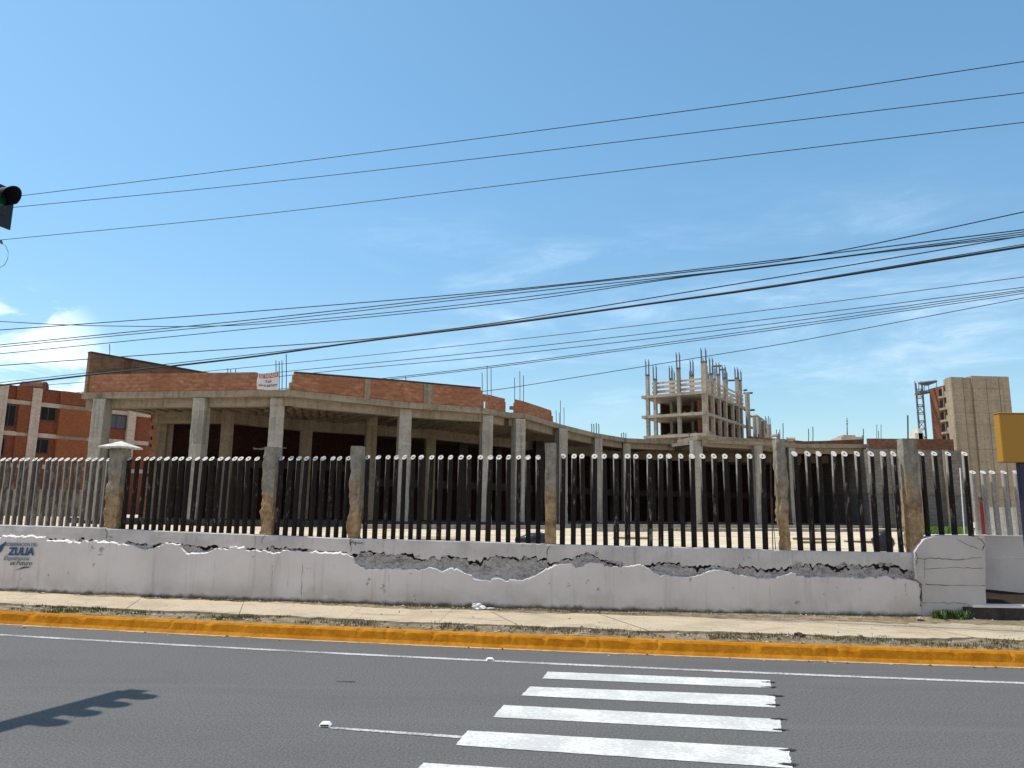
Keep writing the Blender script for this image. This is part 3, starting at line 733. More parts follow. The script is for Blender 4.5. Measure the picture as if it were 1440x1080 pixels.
# ------------------------------------------------------------------ picket fences
BAR_R = .045
def bar_mesh(name, mat_, L_, hollow=True, rad=BAR_R):
    """round post with a slanted white cut face turned to the street; local z=0 at the foot, top centre at L_"""
    mb = MB(); n = 14; sl_ = .95; vs0, vs1, vs2 = [], [], []
    for k in range(n):
        a = 2*math.pi*k/n; x, y = rad*math.cos(a), rad*math.sin(a)
        vs0.append((x, y, -.08)); vs1.append((x, y, L_-.10)); vs2.append((x*1.07, y*1.07, L_+y*sl_))
    mb.add(vs0+vs1+vs2, [(i, (i+1) % n, n+(i+1) % n, n+i) for i in range(n)]+[(n+i, n+(i+1) % n, 2*n+(i+1) % n, 2*n+i) for i in range(n)], 0)
    if hollow:
        ri_ = [(x*.30, y*.30, L_+y*sl_*.30) for x, y, _ in vs0]; rd = [(x, y, z-.04) for x, y, z in ri_]
        mb.add(vs2+ri_, [(i, (i+1) % n, n+(i+1) % n, n+i) for i in range(n)], 1)
        mb.add(ri_+rd, [(i, (i+1) % n, n+(i+1) % n, n+i) for i in range(n)], 0); mb.add(rd, [tuple(range(n))], 0)
    else: mb.add(vs2, [tuple(range(n))], 1)
    me = bpy.data.meshes.new(name); me.from_pydata(mb.v, [], mb.f)
    me.materials.append(mat_); me.materials.append(M['tip'])
    for p, mi in zip(me.polygons, mb.m): p.material_index = mi; p.use_smooth = False
    for p in me.polygons[:2*n]: p.use_smooth = True
    uv = me.uv_layers.new(name='UVMap')
    return me
MESH = {}
def fence(label, mat_, bars, base_of, rnd):
    rr = random.Random(rnd)
    mid = base_of(*bars[len(bars)//2]); t = thing('picket_fence', mid[0], label, 'fence', 'picket fence panels between the concrete posts')
    for (px, py) in bars:
        foot, L_, n_ = base_of(px, py)
        hol = rr.random() < .65
        key = (mat_.name, hol)
        if key not in MESH: MESH[key] = bar_mesh('picket', mat_, 1.4, hol)
        o = bpy.data.objects.new('picket', MESH[key]); COL.objects.link(o); o.parent = t
        o.location = foot-WLOC[t.name]; o.scale = (1+rr.uniform(-.08, .1), 1+rr.uniform(-.08, .1), L_/1.4)
        yaw = math.atan2(n_.x, -n_.y)
        o.rotation_euler = (rr.uniform(-.012, .012), rr.uniform(-.014, .014), yaw+rr.uniform(-.12, .12))
    return t
def on_wall(px, py):
    p = hit_wall(px, py, -.12); z0 = interp(TOP, p.x); n_ = wall_n(p.x)
    c = Vector((p.x, p.y, z0)); return c, p.z-z0, n_
PIER_Z = hit_wall(1340, 754, 0).z
def on_pier(px, py):
    p = hit_wall(px, py, -.15); return Vector((p.x, p.y, PIER_Z-.01)), p.z-PIER_Z, wall_n(p.x)
def on_setback(px, py):
    p = atyw(px, py, -.12); z0 = atyw(1420, 753).z; return Vector((p.x, p.y, z0)), p.z-z0, Vector((-.05, -1, 0)).normalized()
def tips(xs, y): return [(x, y) for x in xs]
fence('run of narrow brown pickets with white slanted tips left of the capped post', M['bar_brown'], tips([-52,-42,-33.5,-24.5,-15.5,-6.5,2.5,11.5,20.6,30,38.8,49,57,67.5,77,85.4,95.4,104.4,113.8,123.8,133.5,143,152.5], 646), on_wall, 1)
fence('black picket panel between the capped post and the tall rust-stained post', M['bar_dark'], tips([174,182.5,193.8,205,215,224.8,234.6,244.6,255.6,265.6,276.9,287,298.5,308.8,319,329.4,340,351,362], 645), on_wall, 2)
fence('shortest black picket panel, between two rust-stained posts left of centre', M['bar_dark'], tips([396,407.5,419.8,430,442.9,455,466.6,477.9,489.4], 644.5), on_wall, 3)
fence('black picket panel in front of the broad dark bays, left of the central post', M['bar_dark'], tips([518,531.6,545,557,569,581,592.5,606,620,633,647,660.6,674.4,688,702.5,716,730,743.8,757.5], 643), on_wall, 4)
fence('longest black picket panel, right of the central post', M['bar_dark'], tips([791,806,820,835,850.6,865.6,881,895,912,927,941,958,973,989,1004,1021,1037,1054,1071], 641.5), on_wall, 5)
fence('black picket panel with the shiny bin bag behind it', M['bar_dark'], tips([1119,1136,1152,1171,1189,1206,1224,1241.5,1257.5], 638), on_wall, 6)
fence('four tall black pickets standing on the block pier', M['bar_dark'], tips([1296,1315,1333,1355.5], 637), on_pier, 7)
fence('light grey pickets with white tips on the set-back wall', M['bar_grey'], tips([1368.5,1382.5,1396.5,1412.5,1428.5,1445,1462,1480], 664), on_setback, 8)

# concrete fence posts
def rough_post(mb, c, t, w, d, h, seed, lean=0., erode=.03, taper=0.):
    n_ = Vector((-t.y, t.x, 0)); nz = 26; prof = []; ns = 4
    for k in range(ns): prof.append((-1+2*k/ns, -1))
    for k in range(ns): prof.append((1, -1+2*k/ns))
    for k in range(ns): prof.append((1-2*k/ns, 1))
    for k in range(ns): prof.append((-1, 1-2*k/ns))
    vs = []; m_ = len(prof)
    for j in range(nz+1):
        z = h*j/nz
        for (a, b) in prof:
            p = c + t*(a*w/2*(1-taper*j/nz)+lean*z) + n_*(b*d/2) + Vector((0, 0, z))
            e = noise.noise(p*4+Vector((seed, 0, 0)))*.6+noise.noise(p*13+Vector((seed, 4, 0)))*.4
            k = 1 if (abs(a) == 1 and abs(b) == 1) else .45
            e2 = erode*k*(e-.25)*(1.3-.8*j/nz)
            p += (t*a + n_*b)*min(e2, .012)
            vs.append(p)
    fs = [(j*m_+i, j*m_+(i+1) % m_, (j+1)*m_+(i+1) % m_, (j+1)*m_+i) for j in range(nz) for i in range(m_)]
    fs.append(tuple(nz*m_+i for i in range(m_))); mb.add(vs, fs)
def post(pb, pt, wpx, label, cap=False, seed=0, erode=.05, base=None):
    b = hit_wall(pb[0], pb[1], -.12); tp = hit_wall(pt[0], pt[1], -.12)
    t = wall_t(b.x); w = wpx*b.y/F_PX; z0 = interp(TOP, b.x)-.02 if base is None else base; h = tp.z-z0
    c = Vector((b.x, b.y, z0)); lean = 0
    o = thing('fence_post', c, label, 'fence post', 'concrete posts along the fence')
    mb = MB(); rough_post(mb, c, t, w, .24, h, seed, lean, erode); mb.build('post_shaft', M['post'], o)
    if cap:
        n_ = Vector((-t.y, t.x, 0)); r_ = 20*b.y/F_PX; zz = c.z+h; cc = Vector((c.x, c.y, 0))
        q_ = [cc+t*(sx*r_)+n_*(sy*r_) for sx, sy in ((-1,-1), (1,-1), (1,1), (-1,1))]
        k = MB(); k.add([p+Vector((0,0,zz)) for p in q_]+[p+Vector((0,0,zz+.03)) for p in q_]+[cc+Vector((0,0,zz+.15))], [(3,2,1,0), (0,1,5,4), (1,2,6,5), (2,3,7,6), (3,0,4,7), (4,5,8), (5,6,8), (6,7,8), (7,4,8)])
        k.build('post_cap', M['whitewall'], o)
    return o
post((158.5,742), (166,631), 22.5, 'rust-stained concrete fence post wearing a pale pyramid cap', True, 1)
post((376,750), (386,629), 19.5, 'concrete fence post in line with the corner column under the banner', False, 2, .07)
post((498,756), (503,628), 16.5, 'orange-stained narrow concrete fence post left of centre', False, 3, .06)
post((774,766), (775,623.5), 15.5, 'tan stained concrete fence post in the middle of the fence', False, 4, .03)
post((1103,774), (1100,618), 15.5, 'badly chipped concrete fence post with exposed plaster, below the far skeleton tower', False, 5, .09)
post((1285.5,766), (1279,617.5), 20, 'sunlit cream-edged concrete fence post next to the block pier', False, 6, .04)
# loose rods by the chipped post
mb = MB(); b = hit_wall(1088, 773, -.15)
for (x0, x1, y1) in ((1087, 1084, 640), (1091, 1086, 700)):
    mb.tube([hit_wall(x0, 773, -.15), hit_wall((x0+x1)/2-1, (773+y1)/2, -.2), hit_wall(x1, y1, -.15)], .009, 5)
tag(mb.build('steel_rods', M['steel']), 'bent rusty steel rods left of the badly chipped post', 'rods')

# ------------------------------------------------------------------ unfinished building
ZB, ZT = 6.1, 6.35            # roof slab
ZF = 1.42                     # floor
bld = thing('unfinished_building', (-4, 40, 1.2), 'unfinished concrete frame building with brick parapet and open dark bays behind the fence', 'building')
def rp(x, y, z=ZT): p = onz(x, y, z); return Vector((p.x, p.y, 0))
edge = [rp(115,552), rp(405,548), rp(567,565), rp(680,573.5), rp(716,580), rp(737,580.5), rp(790,597), rp(838,609), rp(880,616), rp(952,619.5), rp(981,612), rp(1072,617.5), rp(1110,624), rp(1220,624.5)]
back = [edge[-1]+Vector((2, 22, 0)), Vector((-1, 66, 0)), Vector((-17.5, 60, 0)), Vector((-15.7, 33, 0))]
mb = MB(); mb.plan([(p.x, p.y) for p in edge+back], ZB, ZT); mb.build('roof_slab', M['conc_slab'], bld)
pf = []
for i, p in enumerate(edge):
    a = edge[max(i-1, 0)]; b = edge[min(i+1, len(edge)-1)]; t = (b-a).normalized(); pf.append(p+Vector((-t.y, t.x, 0))*-.0)
mb = MB(); mb.plan([(p.x, p.y) for p in edge+back], 1.1, ZF); mb.build('floor_plinth', M['conc_dark'], bld)  # shaded side of the plinth put into its dark colour
# edge beams
def inset(a, b, d): t = (b-a).normalized(); n_ = Vector((-t.y, t.x, 0)); return a+n_*d, b+n_*d
mb = MB()
for a, b in zip(edge, edge[1:]):
    p, r_ = inset(a, b, .28); mb.wall((p.x, p.y), (r_.x, r_.y), ZB-.34, ZB+.01, .35)
mb.build('edge_beam', M['conc'], bld)
# ribs under the slab
mb = MB()
for a, b in zip(edge, edge[1:]):
    t = (b-a).normalized(); n_ = Vector((-t.y, t.x, 0)); L_ = (b-a).length; k = .5
    if n_.y < 0: continue
    while k < L_:
        p = a+t*k+n_*.64; r_ = p+n_*5.5; mb.wall((p.x, p.y), (r_.x, r_.y), ZB-.16, ZB+.02, .12); k += .62
mb.build('ceiling_ribs', M['conc'], bld)
def column(px, py, Y, w, m, z1=ZB-.02, par=bld, tdir=(1, .35, 0), z0=ZF-.1, name='column', rebar=None):
    p = aty(px, py, Y); c = MB(); t = Vector(tdir).normalized()
    rough_post(c, Vector((p.x, p.y, z0)), t, w, w, z1-z0, px, 0, .025); o = c.build(name, m, par)
    return o, p
front = [(137,640,29.9,.52,(1,-.1,0)), (278,640,29.3,.50,(1,-.1,0)), (388,610,29.0,.54,(1,.25,0)), (567,640,31.8,.52,(1,.35,0)), (683,640,33.4,.49,(1,.35,0)), (728.5,640,34.5,.50,(1,.5,0)),
         (789,640,38.4,.50,(1,.5,0)), (838.5,640,43,.52,(1,.5,0)), (880,640,45.6,.46,(1,.2,0)), (979,640,43.5,.55,(1,.2,0)), (1064.5,640,44.8,.50,(1,.1,0)), (1113,660,47.6,.45,(1,.05,0)), (1217.5,660,47.5,.46,(1,.05,0))]
for (px, py, Y, w, td) in front: column(px, py, Y, w, M['conc_lt'], tdir=td)
inner = [(317,640,32.6,.52), (430,620,35.5,.55), (521.5,610,34.4,.50), (605,620,38.4,.50), (227,620,33.0,.42), (236,640,33.2,.3), (650,660,42,.5), (757,660,44,.5), (917.5,680,52,.32), (954,680,55,.6), (1020,680,54,.5), (1132,660,52,.42), (700,640,46,.4), (860,680,55,.5)]
for (px, py, Y, w) in inner: column(px, py, Y, w, M['conc'] if Y < 40 else M['conc_dark'])  # columns deeper inside get the darker concrete
# cross beams and mezzanine
def px_wall(mb, pts, z0, z1, th, m=0):
    P = [aty(x, 650, Y) for x, Y in pts]
    for a, b in zip(P, P[1:]): mb.wall((a.x, a.y), (b.x, b.y), z0, z1, th, m)
mb = MB(); px_wall(mb, [(212,32.8),(317,32.4),(430,35.2),(605,38.2),(700,42),(860,50),(1000,52),(1230,52)], ZB-.62, ZB+.02, .35); mb.build('inner_beam', M['conc'], bld)
mb = MB(); px_wall(mb, [(236,33.6),(317,34.6),(430,36.4),(512,39)], 3.75, 4.12, .3); px_wall(mb, [(512,39),(605,41),(700,44),(860,52),(1000,55),(1210,55)], 3.1, 3.5, .3); mb.build('mezzanine_beam', M['conc_dark'], bld)
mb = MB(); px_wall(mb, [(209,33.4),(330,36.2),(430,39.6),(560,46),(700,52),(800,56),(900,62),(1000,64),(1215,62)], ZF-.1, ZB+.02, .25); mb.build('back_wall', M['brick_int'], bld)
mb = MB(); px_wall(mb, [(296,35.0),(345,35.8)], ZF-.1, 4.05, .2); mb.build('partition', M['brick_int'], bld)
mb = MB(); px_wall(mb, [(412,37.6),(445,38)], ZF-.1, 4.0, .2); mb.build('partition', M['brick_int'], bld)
# stepped brick return at the left end of the back wall
mb = MB(); rr = random.Random(5)
for k in range(29):
    z = ZF-.02+k*.16; a = aty(206+rr.choice((0, 2.5, 5))-(2 if k < 9 else 0), 650, 32.9); b = aty(222, 650, 32.9); mb.wall((a.x, a.y), (b.x, b.y), z, z+.157, .16)
mb.build('stepped_brick', M['brick'], bld)
# low cream wall at the foot of the left bay
# parapets
def ep(px): # plan point on roof edge below a photo column
    d = ray(px, 580); best = None
    for a, b in zip(edge, edge[1:]):
        den = d.x*(b.y-a.y)-d.y*(b.x-a.x)
        if abs(den) < 1e-9: continue
        k = (d.y*a.x-d.x*a.y)/den
        if -1e-3 <= k <= 1.001:
            p = a+(b-a)*k
            if best is None or p.y < best.y: best = p
    return best if best is not None else aty(px, 580, edge[0].y)
def parapet(name, top, m, th=.16, off=.05, ragL=False, ragR=False, capm=None):
    mb = MB(); pts = []
    for (px, py) in top:
        p = ep(px); z = aty(px, py, p.y).z; pts.append((p, z))
    for (a, za), (b, zb) in zip(pts, pts[1:]):
        A_, B_ = inset(a, b, off)
        n_ = max(1, int((b-a).length/.5))
        for k in range(n_):
            u, v = k/n_, (k+1)/n_; e = B_-A_
            j1, j2 = [.02*noise.noise(Vector((s_*37+a.x*3, 1, 0))) for s_ in (u, v)]
            mb.wall(A_+e*u, A_+e*v, ZT-.001, 0, th, 0, za+(zb-za)*u+j1, za+(zb-za)*v+j2)
    # toothed ends
    for flag, i, j in ((ragL, 0, 1), (ragR, -1, -2)):
        if not flag: continue
        p, z = pts[i]; t = (p-pts[j][0]).normalized(); zz = ZT; rr = random.Random(int(p.x*10))
        nrm = Vector((-t.y, t.x, 0)); nrm = nrm if nrm.y > 0 else -nrm
        while zz < z-.18:
            l_ = rr.choice((.06, .16, .24)); a = p+nrm*off; b = a+t*l_
            if (b-a).dot(Vector((1, 0, 0))) < 0: a, b = b, a
            mb.wall(a, b, zz, zz+.15, th); zz += .155
    return mb.build(name, m, bld)
parapet('brick_parapet', [(117,527),(160,525.5),(265,524),(355,523),(361,526)], M['brick'], ragR=True)
parapet('brick_parapet', [(412,524.5),(567,536.5),(676,546.5)], M['brick'], ragL=True, ragR=True)
parapet('brick_parapet', [(687,554.5),(711,560.5)], M['brick'], ragR=True)
parapet('brick_parapet', [(724,561.5),(737,564),(776.5,577)], M['brick'], ragL=True, ragR=True)
for px, y1 in ((515.5, 533), (602, 540)):
    p = ep(px); t = (edge[2]-edge[1]).normalized(); z = aty(px, y1, p.y).z
    c = p+Vector((-t.y, t.x, 0))*.12; mb = MB(); mb.obox((c.x, c.y, ZT-.01), t, .24 if px < 550 else .4, .22, z-ZT+.01)
    mb.build('parapet_pier', M['conc'], bld)
mb = MB()
for (pa, pb) in (((412,523.6),(567,535.6)), ((567,535.6),(676,545.6))):
    a, b = ep(pa[0]), ep(pb[0]); A_, B_ = inset(a, b, .03); za, zb = aty(*pa, a.y).z, aty(*pb, b.y).z
    v = [Vector((A_.x,A_.y,za-.01)), Vector((B_.x,B_.y,zb-.01))]; n_ = inset(a, b, .23); w_ = [Vector((n_[1].x,n_[1].y,zb-.01)), Vector((n_[0].x,n_[0].y,za-.01))]
    q_ = v+w_; mb.hexa(q_+[p+Vector((0,0,.05)) for p in q_])
mb.build('parapet_coping', M['conc_dark'], bld)
# tall brick side wall rising at the left corner and running back
mb = MB(); a = edge[0]+Vector((.05, .05, 0)); sd = Vector((.56, .83, 0)); L_ = 9.
zc = aty(121, 497, a.y).z
mb.wall(a+sd*.0, a+sd*L_, ZT-.002, zc, -.2); mb.build('side_wall', M['brick_old'], bld)
for k in (1.6, 5.2): mb = MB(); p = a+sd*k; mb.obox((p.x+.02, p.y-.06, ZT), sd, .28, .34, zc-ZT+.02); mb.build('side_wall_pier', M['brick_dim'], bld)
mb = MB(); mb.wall(a-sd*.02, a+sd*L_, zc+.001, zc+.06, -.26); mb.build('side_wall_coping', M['conc_dark'], bld)
# rebar tufts on the roof
tuft = [[(388,507,548),(392.5,508,548),(396.5,507,548),(402.5,498,548)], [(678,524,574),(685,514,575),(690.5,517,576)], [(723.5,531,580),(731,522,580),(736,528,580)],
        [(782,577,598),(788,563,598),(793,573,598),(786.5,580,598)], [(832,596,610),(835,596,610),(838.5,595,610),(842,596,610)], [(874,609,617),(877,608,617),(880,609,617)],
        [(154,484,500)], [(570.5,529,540)], [(541,533,536)], [(320,518,525),(324,519,525),(331,518,525)], [(969,607,614),(1066,611,618)], [(1137,603,622),(1143,600,622)], [(1101,595,620),(1095,608,620)], [(1214,603,624),(1212.5,612,624)]]
for tf in tuft:
    mb = MB()
    for (px, y0, y1) in tf:
        p = ep(px); Y = p.y+(.35 if px > 340 else .8)
        mb.tube([aty(px, y1+3, Y), aty(px+.3, (y0+y1)/2, Y), aty(px, y0, Y)], .016 if Y < 40 else .026, 5)
    mb.build('rebar', M['steel'], bld)
# brick skirt and beam of the right wing
mb = MB()
for (pa, ya, pb, yb) in ((1100,621,1155,620),(1155,620,1214,617.5)):
    a, b = aty(pa, ya, 48.1), aty(pb, yb, 48.1); mb.wall(a, b, ZT-.001, 0, .16, 0, a.z, b.z)
mb.build('wing_parapet', M['brick_dim'], bld)
# protruding tie rods by the corner post
mb = MB()
mb.tube([aty(356,630,28.7), aty(368,632,28.7), aty(381,630,28.9)], .02, 5); mb.tube([aty(357,632,28.7), aty(372,630,28.7), aty(403,630,28.9)], .016, 5)
mb.build('tie_rod', M['steel_grey'], bld)

# ------------------------------------------------------------------ banner
A_ = aty(361.5, 548, 28.1); B_ = aty(391, 548, 28.15)
ban = thing('sale_banner', (A_+B_)/2, 'white and red for-sale banner hung on the brick parapet', 'banner')
zt_, zb_ = aty(376, 523, 28.1).z, aty(376, 548.5, 28.1).z
def bpt(u, v, off=0.):
    p = A_+(B_-A_)*u; sag = .03*math.sin(u*7)+.02*math.sin(v*5+u*3)
    e = .0
    zt2 = zt_-.05*(1-u)*(u < .5)+.04*u - .05*math.sin(math.pi*min(1, u*1.1))
    zb2 = zb_+.05*abs(u-.5)
    return Vector((p.x-(1-abs(2*v-1))*.03*(1-u), p.y-sag-off, zb2+(zt2-zb2)*v))
def sheet(mb, u0, u1, v0, v1, off, m=0, nu=14, nv=10):
    vs = [bpt(u0+(u1-u0)*i/nu, v0+(v1-v0)*j/nv, off) for j in range(nv+1) for i in range(nu+1)]
    mb.add(vs, [(j*(nu+1)+i, j*(nu+1)+i+1, (j+1)*(nu+1)+i+1, (j+1)*(nu+1)+i) for j in range(nv) for i in range(nu)], m)
mb = MB(); sheet(mb, 0, 1, 0, 1, 0); mb.build('banner_sheet', M['banner'], ban, True)
mb = MB(); sheet(mb, .06, .97, .70, .95, .006); mb.build('red_band', M['banner_red'], ban, True)
def btext(s_, m, u0, u1, v0, v1, off=.014):
    c = bpy.data.curves.new('t', 'FONT'); c.body = s_; c.size = 1; c.offset = .02; c.resolution_u = 2
    t = bpy.data.objects.new('t', c); COL.objects.link(t); dg = bpy.context.evaluated_depsgraph_get()
    me = bpy.data.meshes.new_from_object(t.evaluated_get(dg)); bpy.data.objects.remove(t)
    x0 = min(v.co.x for v in me.vertices); x1 = max(v.co.x for v in me.vertices); h = max(v.co.y for v in me.vertices)
    mb = MB(); mb.add([bpt(u0+(u1-u0)*(v.co.x-x0)/(x1-x0), v0+(v1-v0)*v.co.y/h, off) for v in me.vertices], [list(p.vertices) for p in me.polygons])
    bpy.data.meshes.remove(me); mb.build('banner_lettering', m, ban)
btext('SE VENDE', M['banner'], .10, .93, .74, .92); btext('Telf', M['banner_ink'], .38, .66, .44, .58); btext('0414-687479', M['banner_ink'], .10, .93, .19, .33)

# ------------------------------------------------------------------ low block outbuilding on the right
ob = thing('block_outbuilding', aty(1290, 742, 46.5), 'grey block outbuilding with a strip of red brick along its top, behind the right posts', 'building')
pL, pR = aty(1223, 650, 46.3), aty(1358, 650, 46.9); zo = 6.02; zd = aty(1300, 694, 46.5).z
dd = Vector((-.02, 1, 0))*9
mb = MB(); mb.plan([(pL.x,pL.y), (pR.x,pR.y), (pR.x+4,pR.y+9), (pL.x+dd.x,pL.y+dd.y)], zd, zo); mb.build('block_wall', M['block'], ob)
mb = MB(); mb.plan([(pL.x+.03,pL.y+.06), (pR.x-.05,pR.y+.06), (pR.x+4,pR.y+9), (pL.x+dd.x,pL.y+dd.y)], 1.1, zd-.002); mb.build('painted_dado', M['block_dim'], ob)
mb = MB(); p2 = aty(1344, 650, 46.85); mb.wall(pL+Vector((0,.04,0)), p2+Vector((0,.04,0)), zo+.001, 0, .16, 0, aty(1223,616.5,46.3).z, aty(1344,617.5,46.8).z); mb.build('brick_strip', M['brick_dim'], ob)
mb = MB()
for px in (1256, 1292, 1330): p = aty(px, 650, 46.45); mb.obox((p.x, p.y-.02, 1.15), (1,0,0), .3, .12, zo-1.16)
mb.build('pilaster', M['conc'], ob)
mb = MB()
for px, y0 in ((1233, 597), (1239, 597), (1235.5, 606)): mb.tube([aty(px, 622, 47), aty(px, y0, 47)], .02, 5)
mb.build('rebar', M['steel_grey'], ob)
mb = MB(); mb.tube([aty(1277, 625, 50), aty(1276.5, 584, 50)], .05, 6)
tag(mb.build('roof_pole', M['steel']), 'single dark upright pole sticking up beside the block outbuilding', 'pole')

# ------------------------------------------------------------------ skeleton tower
YT = 110.; tc0 = aty(992.5, 600, YT); tl = aty(907, 600, 115.6); tr_ = aty(1047, 600, 126.)
zs = [aty(992.5, 609, YT).z, aty(992.5, 578, YT).z, aty(992.5, 550, YT).z]
dz = (zs[2]-zs[0])/2
sk = thing('skeleton_tower', (tc0.x, tc0.y, 1.2), 'unfinished concrete skeleton tower bristling with rebar beyond the long building', 'building')
C0 = Vector((tc0.x, tc0.y, 0)); Lv = Vector((tl.x-tc0.x, tl.y-tc0.y, 0)); Rv = Vector((tr_.x-tc0.x, tr_.y-tc0.y, 0))
def sp(u, v): return C0+Lv*u+Rv*v      # u: along left face, v: along right face
def tower_slab(z, u1, v1, th=.42, ov=.06):
    mb = MB(); P = [sp(-ov*.5, -ov*.5), sp(-ov*.5, v1), sp(u1*.97, v1), sp(u1, -ov*.5)]
    mb.plan([(p.x, p.y) for p in P][::-1], z-th, z); mb.build('floor_slab', M['conc_far'], sk)
nfl = int((zs[0]-1.2)/dz)+1
for k in range(-nfl, 3):
    tower_slab(zs[0]+k*dz, 1.03 if k > 0 else 1.0, 1.03)
def tcol(u, v, z0, z1, w=.5, m='conc_far', rb=0, rbz=0):
    p = sp(u, v); mb = MB(); mb.obox((p.x, p.y, z0), Lv.normalized(), w, w, z1-z0); o = mb.build('column', M[m], sk)
    if rb:
        r_ = MB()
        for k in range(rb):
            ox = (-.5+k/(max(1, rb-1)))*w*.9
            for oy in (-.2, .25): r_.tube([Vector((p.x+ox, p.y+oy, z1-.1)), Vector((p.x+ox*1.05, p.y+oy, z1+rbz+oy))], .06, 5)
        r_.obox((p.x, p.y, z1+rbz*.02), Lv.normalized(), w*1.1, w*1.1, .18)
        r_.build('rebar', M['steel_grey'], o)
ztop = lambda y, px=992: aty(px, y, YT+3).z
def lu(px): return (px-992.5)/(907-992.5)
def rv(px):
    d = ray(px, 600); a = C0; den = d.x*Rv.y-d.y*Rv.x; return (d.y*a.x-d.x*a.y)/den
zg = 1.0
for px, yt, yr, nb in ((912, 526, 504, 2), (923, 533, 513, 2), (957, 521, 499, 2), (992.5, 516, 497, 2)):
    tcol(max(lu(px), 0.0), 0, zg, ztop(yt), .72 if px == 992.5 else .5, rb=nb, rbz=ztop(yr)-ztop(yt))
for px, yt, yr in ((1003, 527, 504), (1012.5, 528, 511), (1021, 533, 515), (1038.5, 533, 518), (1043, 536, 522)):
    Yk = sp(0, rv(px)).y
    z1, z2 = aty(px, yt, Yk).z, aty(px, yr, Yk).z
    tcol(0, rv(px), zg, z1, .48, rb=2, rbz=z2-z1)
tcol(0, rv(1031), zg, zs[2], .45)
for (u, v, yt, yr) in ((.78,.30,534,516), (.45,.35,529,507), (.25,.4,531,512), (.65,.6,537,523), (.35,.75,534,516), (.6,.95,540,524), (.12,.2,520,505), (.9,.5,537,523), (.3,1.0,538,522)):
    Yk = sp(u, v).y; px = 950; z1, z2 = aty(px, yt, Yk).z, aty(px, yr, Yk).z
    tcol(u, v, zg, z1, .45, rb=2, rbz=z2-z1)
# form boards round the top floor
mb = MB()
for i, zz in enumerate((zs[2]+.35, zs[2]+1.05, zs[2]+1.75)):
    a, b, c = sp(.88, .02), sp(0, 0), sp(0, 1.0); h = .42 if i < 2 else .3
    mb.wall(a, b, zz, zz+h, .12); mb.wall(b, c, zz-.0, zz+h, .12)
    d_ = sp(.6, 1.0); mb.wall(c, d_, zz, zz+h, .12)
mb.build('form_board', M['pale_band'], sk)
mb = MB(); rr = random.Random(9)
for k in range(3):
    for _ in range(5):
        u = rr.uniform(0, .9); p = sp(u, .06); mb.blob((p.x, p.y, zs[k]+.1), rr.uniform(.2, .6), .4, rr.uniform(.15, .4), rr.random()*9, .4, 8, 6)
mb.build('rubble', M['conc_far'], sk)
mb = MB()
for v in (.55, .75):
    for k in range(2): a, b = sp(.05, v), sp(.85, v); mb.wall(a, b, zs[k]+.01, zs[k+1]-.33, .15)
mb.build('inner_wall', M['brick_dim'], sk)
mb = MB()
for k in range(2):
    a, b = sp(.62, .62), sp(.62, .98); mb.wall(a, b, zs[k]+.01, zs[k+1]-.33, .15); a, b = sp(.1, .97), sp(.73, .97); mb.wall(a, b, zs[k]+.55, zs[k+1]-.43, .15); a, b = sp(.80, .55), sp(.74, .96); mb.wall(a, b, zs[k]+.01, zs[k+1]-.43, .15)
    a, b = sp(.18, .1), sp(.18, .5); mb.wall(a, b, zs[k]+.01, zs[k+1]-.9, .15)
for k in range(2):
    a, b = sp(.97, .30), sp(.96, .95); mb.wall(a, b, zs[k]+(.7 if k else .01), zs[k+1]-.43, .15)
mb.build('inner_wall', M['brick_side'], sk)
mb = MB()
for (px0, y0, px1) in ((1046,553,1058), (1047,577,1061), (1024,535,1040), (1003,515,1014), (1012,520,1020), (1046,549,1050)):
    mb.tube([aty(px0, y0, 126), aty(px1, y0-.5, 124)], .16, 4)
mb.build('scaffold_plank', M['steel'], sk)
# its lower stepped wing on the right
wg = thing('frame_wing', aty(1068, 700, 122), 'low concrete frame wing with rebar stepping down right of the skeleton tower', 'building')
def wcol(px, y1, Y, w, rb=None):
    p = aty(px, y1, Y); mb = MB(); mb.obox((p.x, p.y, 1.), (1,.3,0), w, w, p.z-1.); o = mb.build('column', M['conc_far'], wg)
    if rb:
        r_ = MB(); tq = aty(px, rb, Y)
        for ox in (-.25, .25): r_.tube([Vector((p.x+ox, p.y, p.z-.1)), Vector((p.x+ox, p.y, tq.z))], .06, 5)
        r_.build('rebar', M['steel_grey'], o)
for a in ((1050.5,552,121,.55), (1061,586,120,.45), (1067.5,587,122,.5), (1074,592,124,.6), (1079,598,121,.5,585), (1081,597,118,.5,588), (1112,618,112,.5), (1094.5,611,112,.4,604), (1109,617,112,.4)): wcol(*a)
mb = MB()
for (a, b, Y0, Y1) in (((1052,586),(1064,584.5),121,120), ((1064,584.5),(1075,592),120,124), ((1052,600),(1062,603),121,122), ((1084,613),(1096,612),112,112), ((1106,617),(1118,617),112,112)):
    p, r_ = aty(*a, Y0), aty(*b, Y1); mb.tube([p, r_], .22, 4)
mb.build('beam', M['conc_far'], wg)
mb = MB(); a, b = aty(1052, 613, 118), aty(1128, 620, 112)
mb.wall(a, b, 1., 0, .3, 0, a.z, b.z); mb.build('brick_infill', M['brick_dim'], wg)

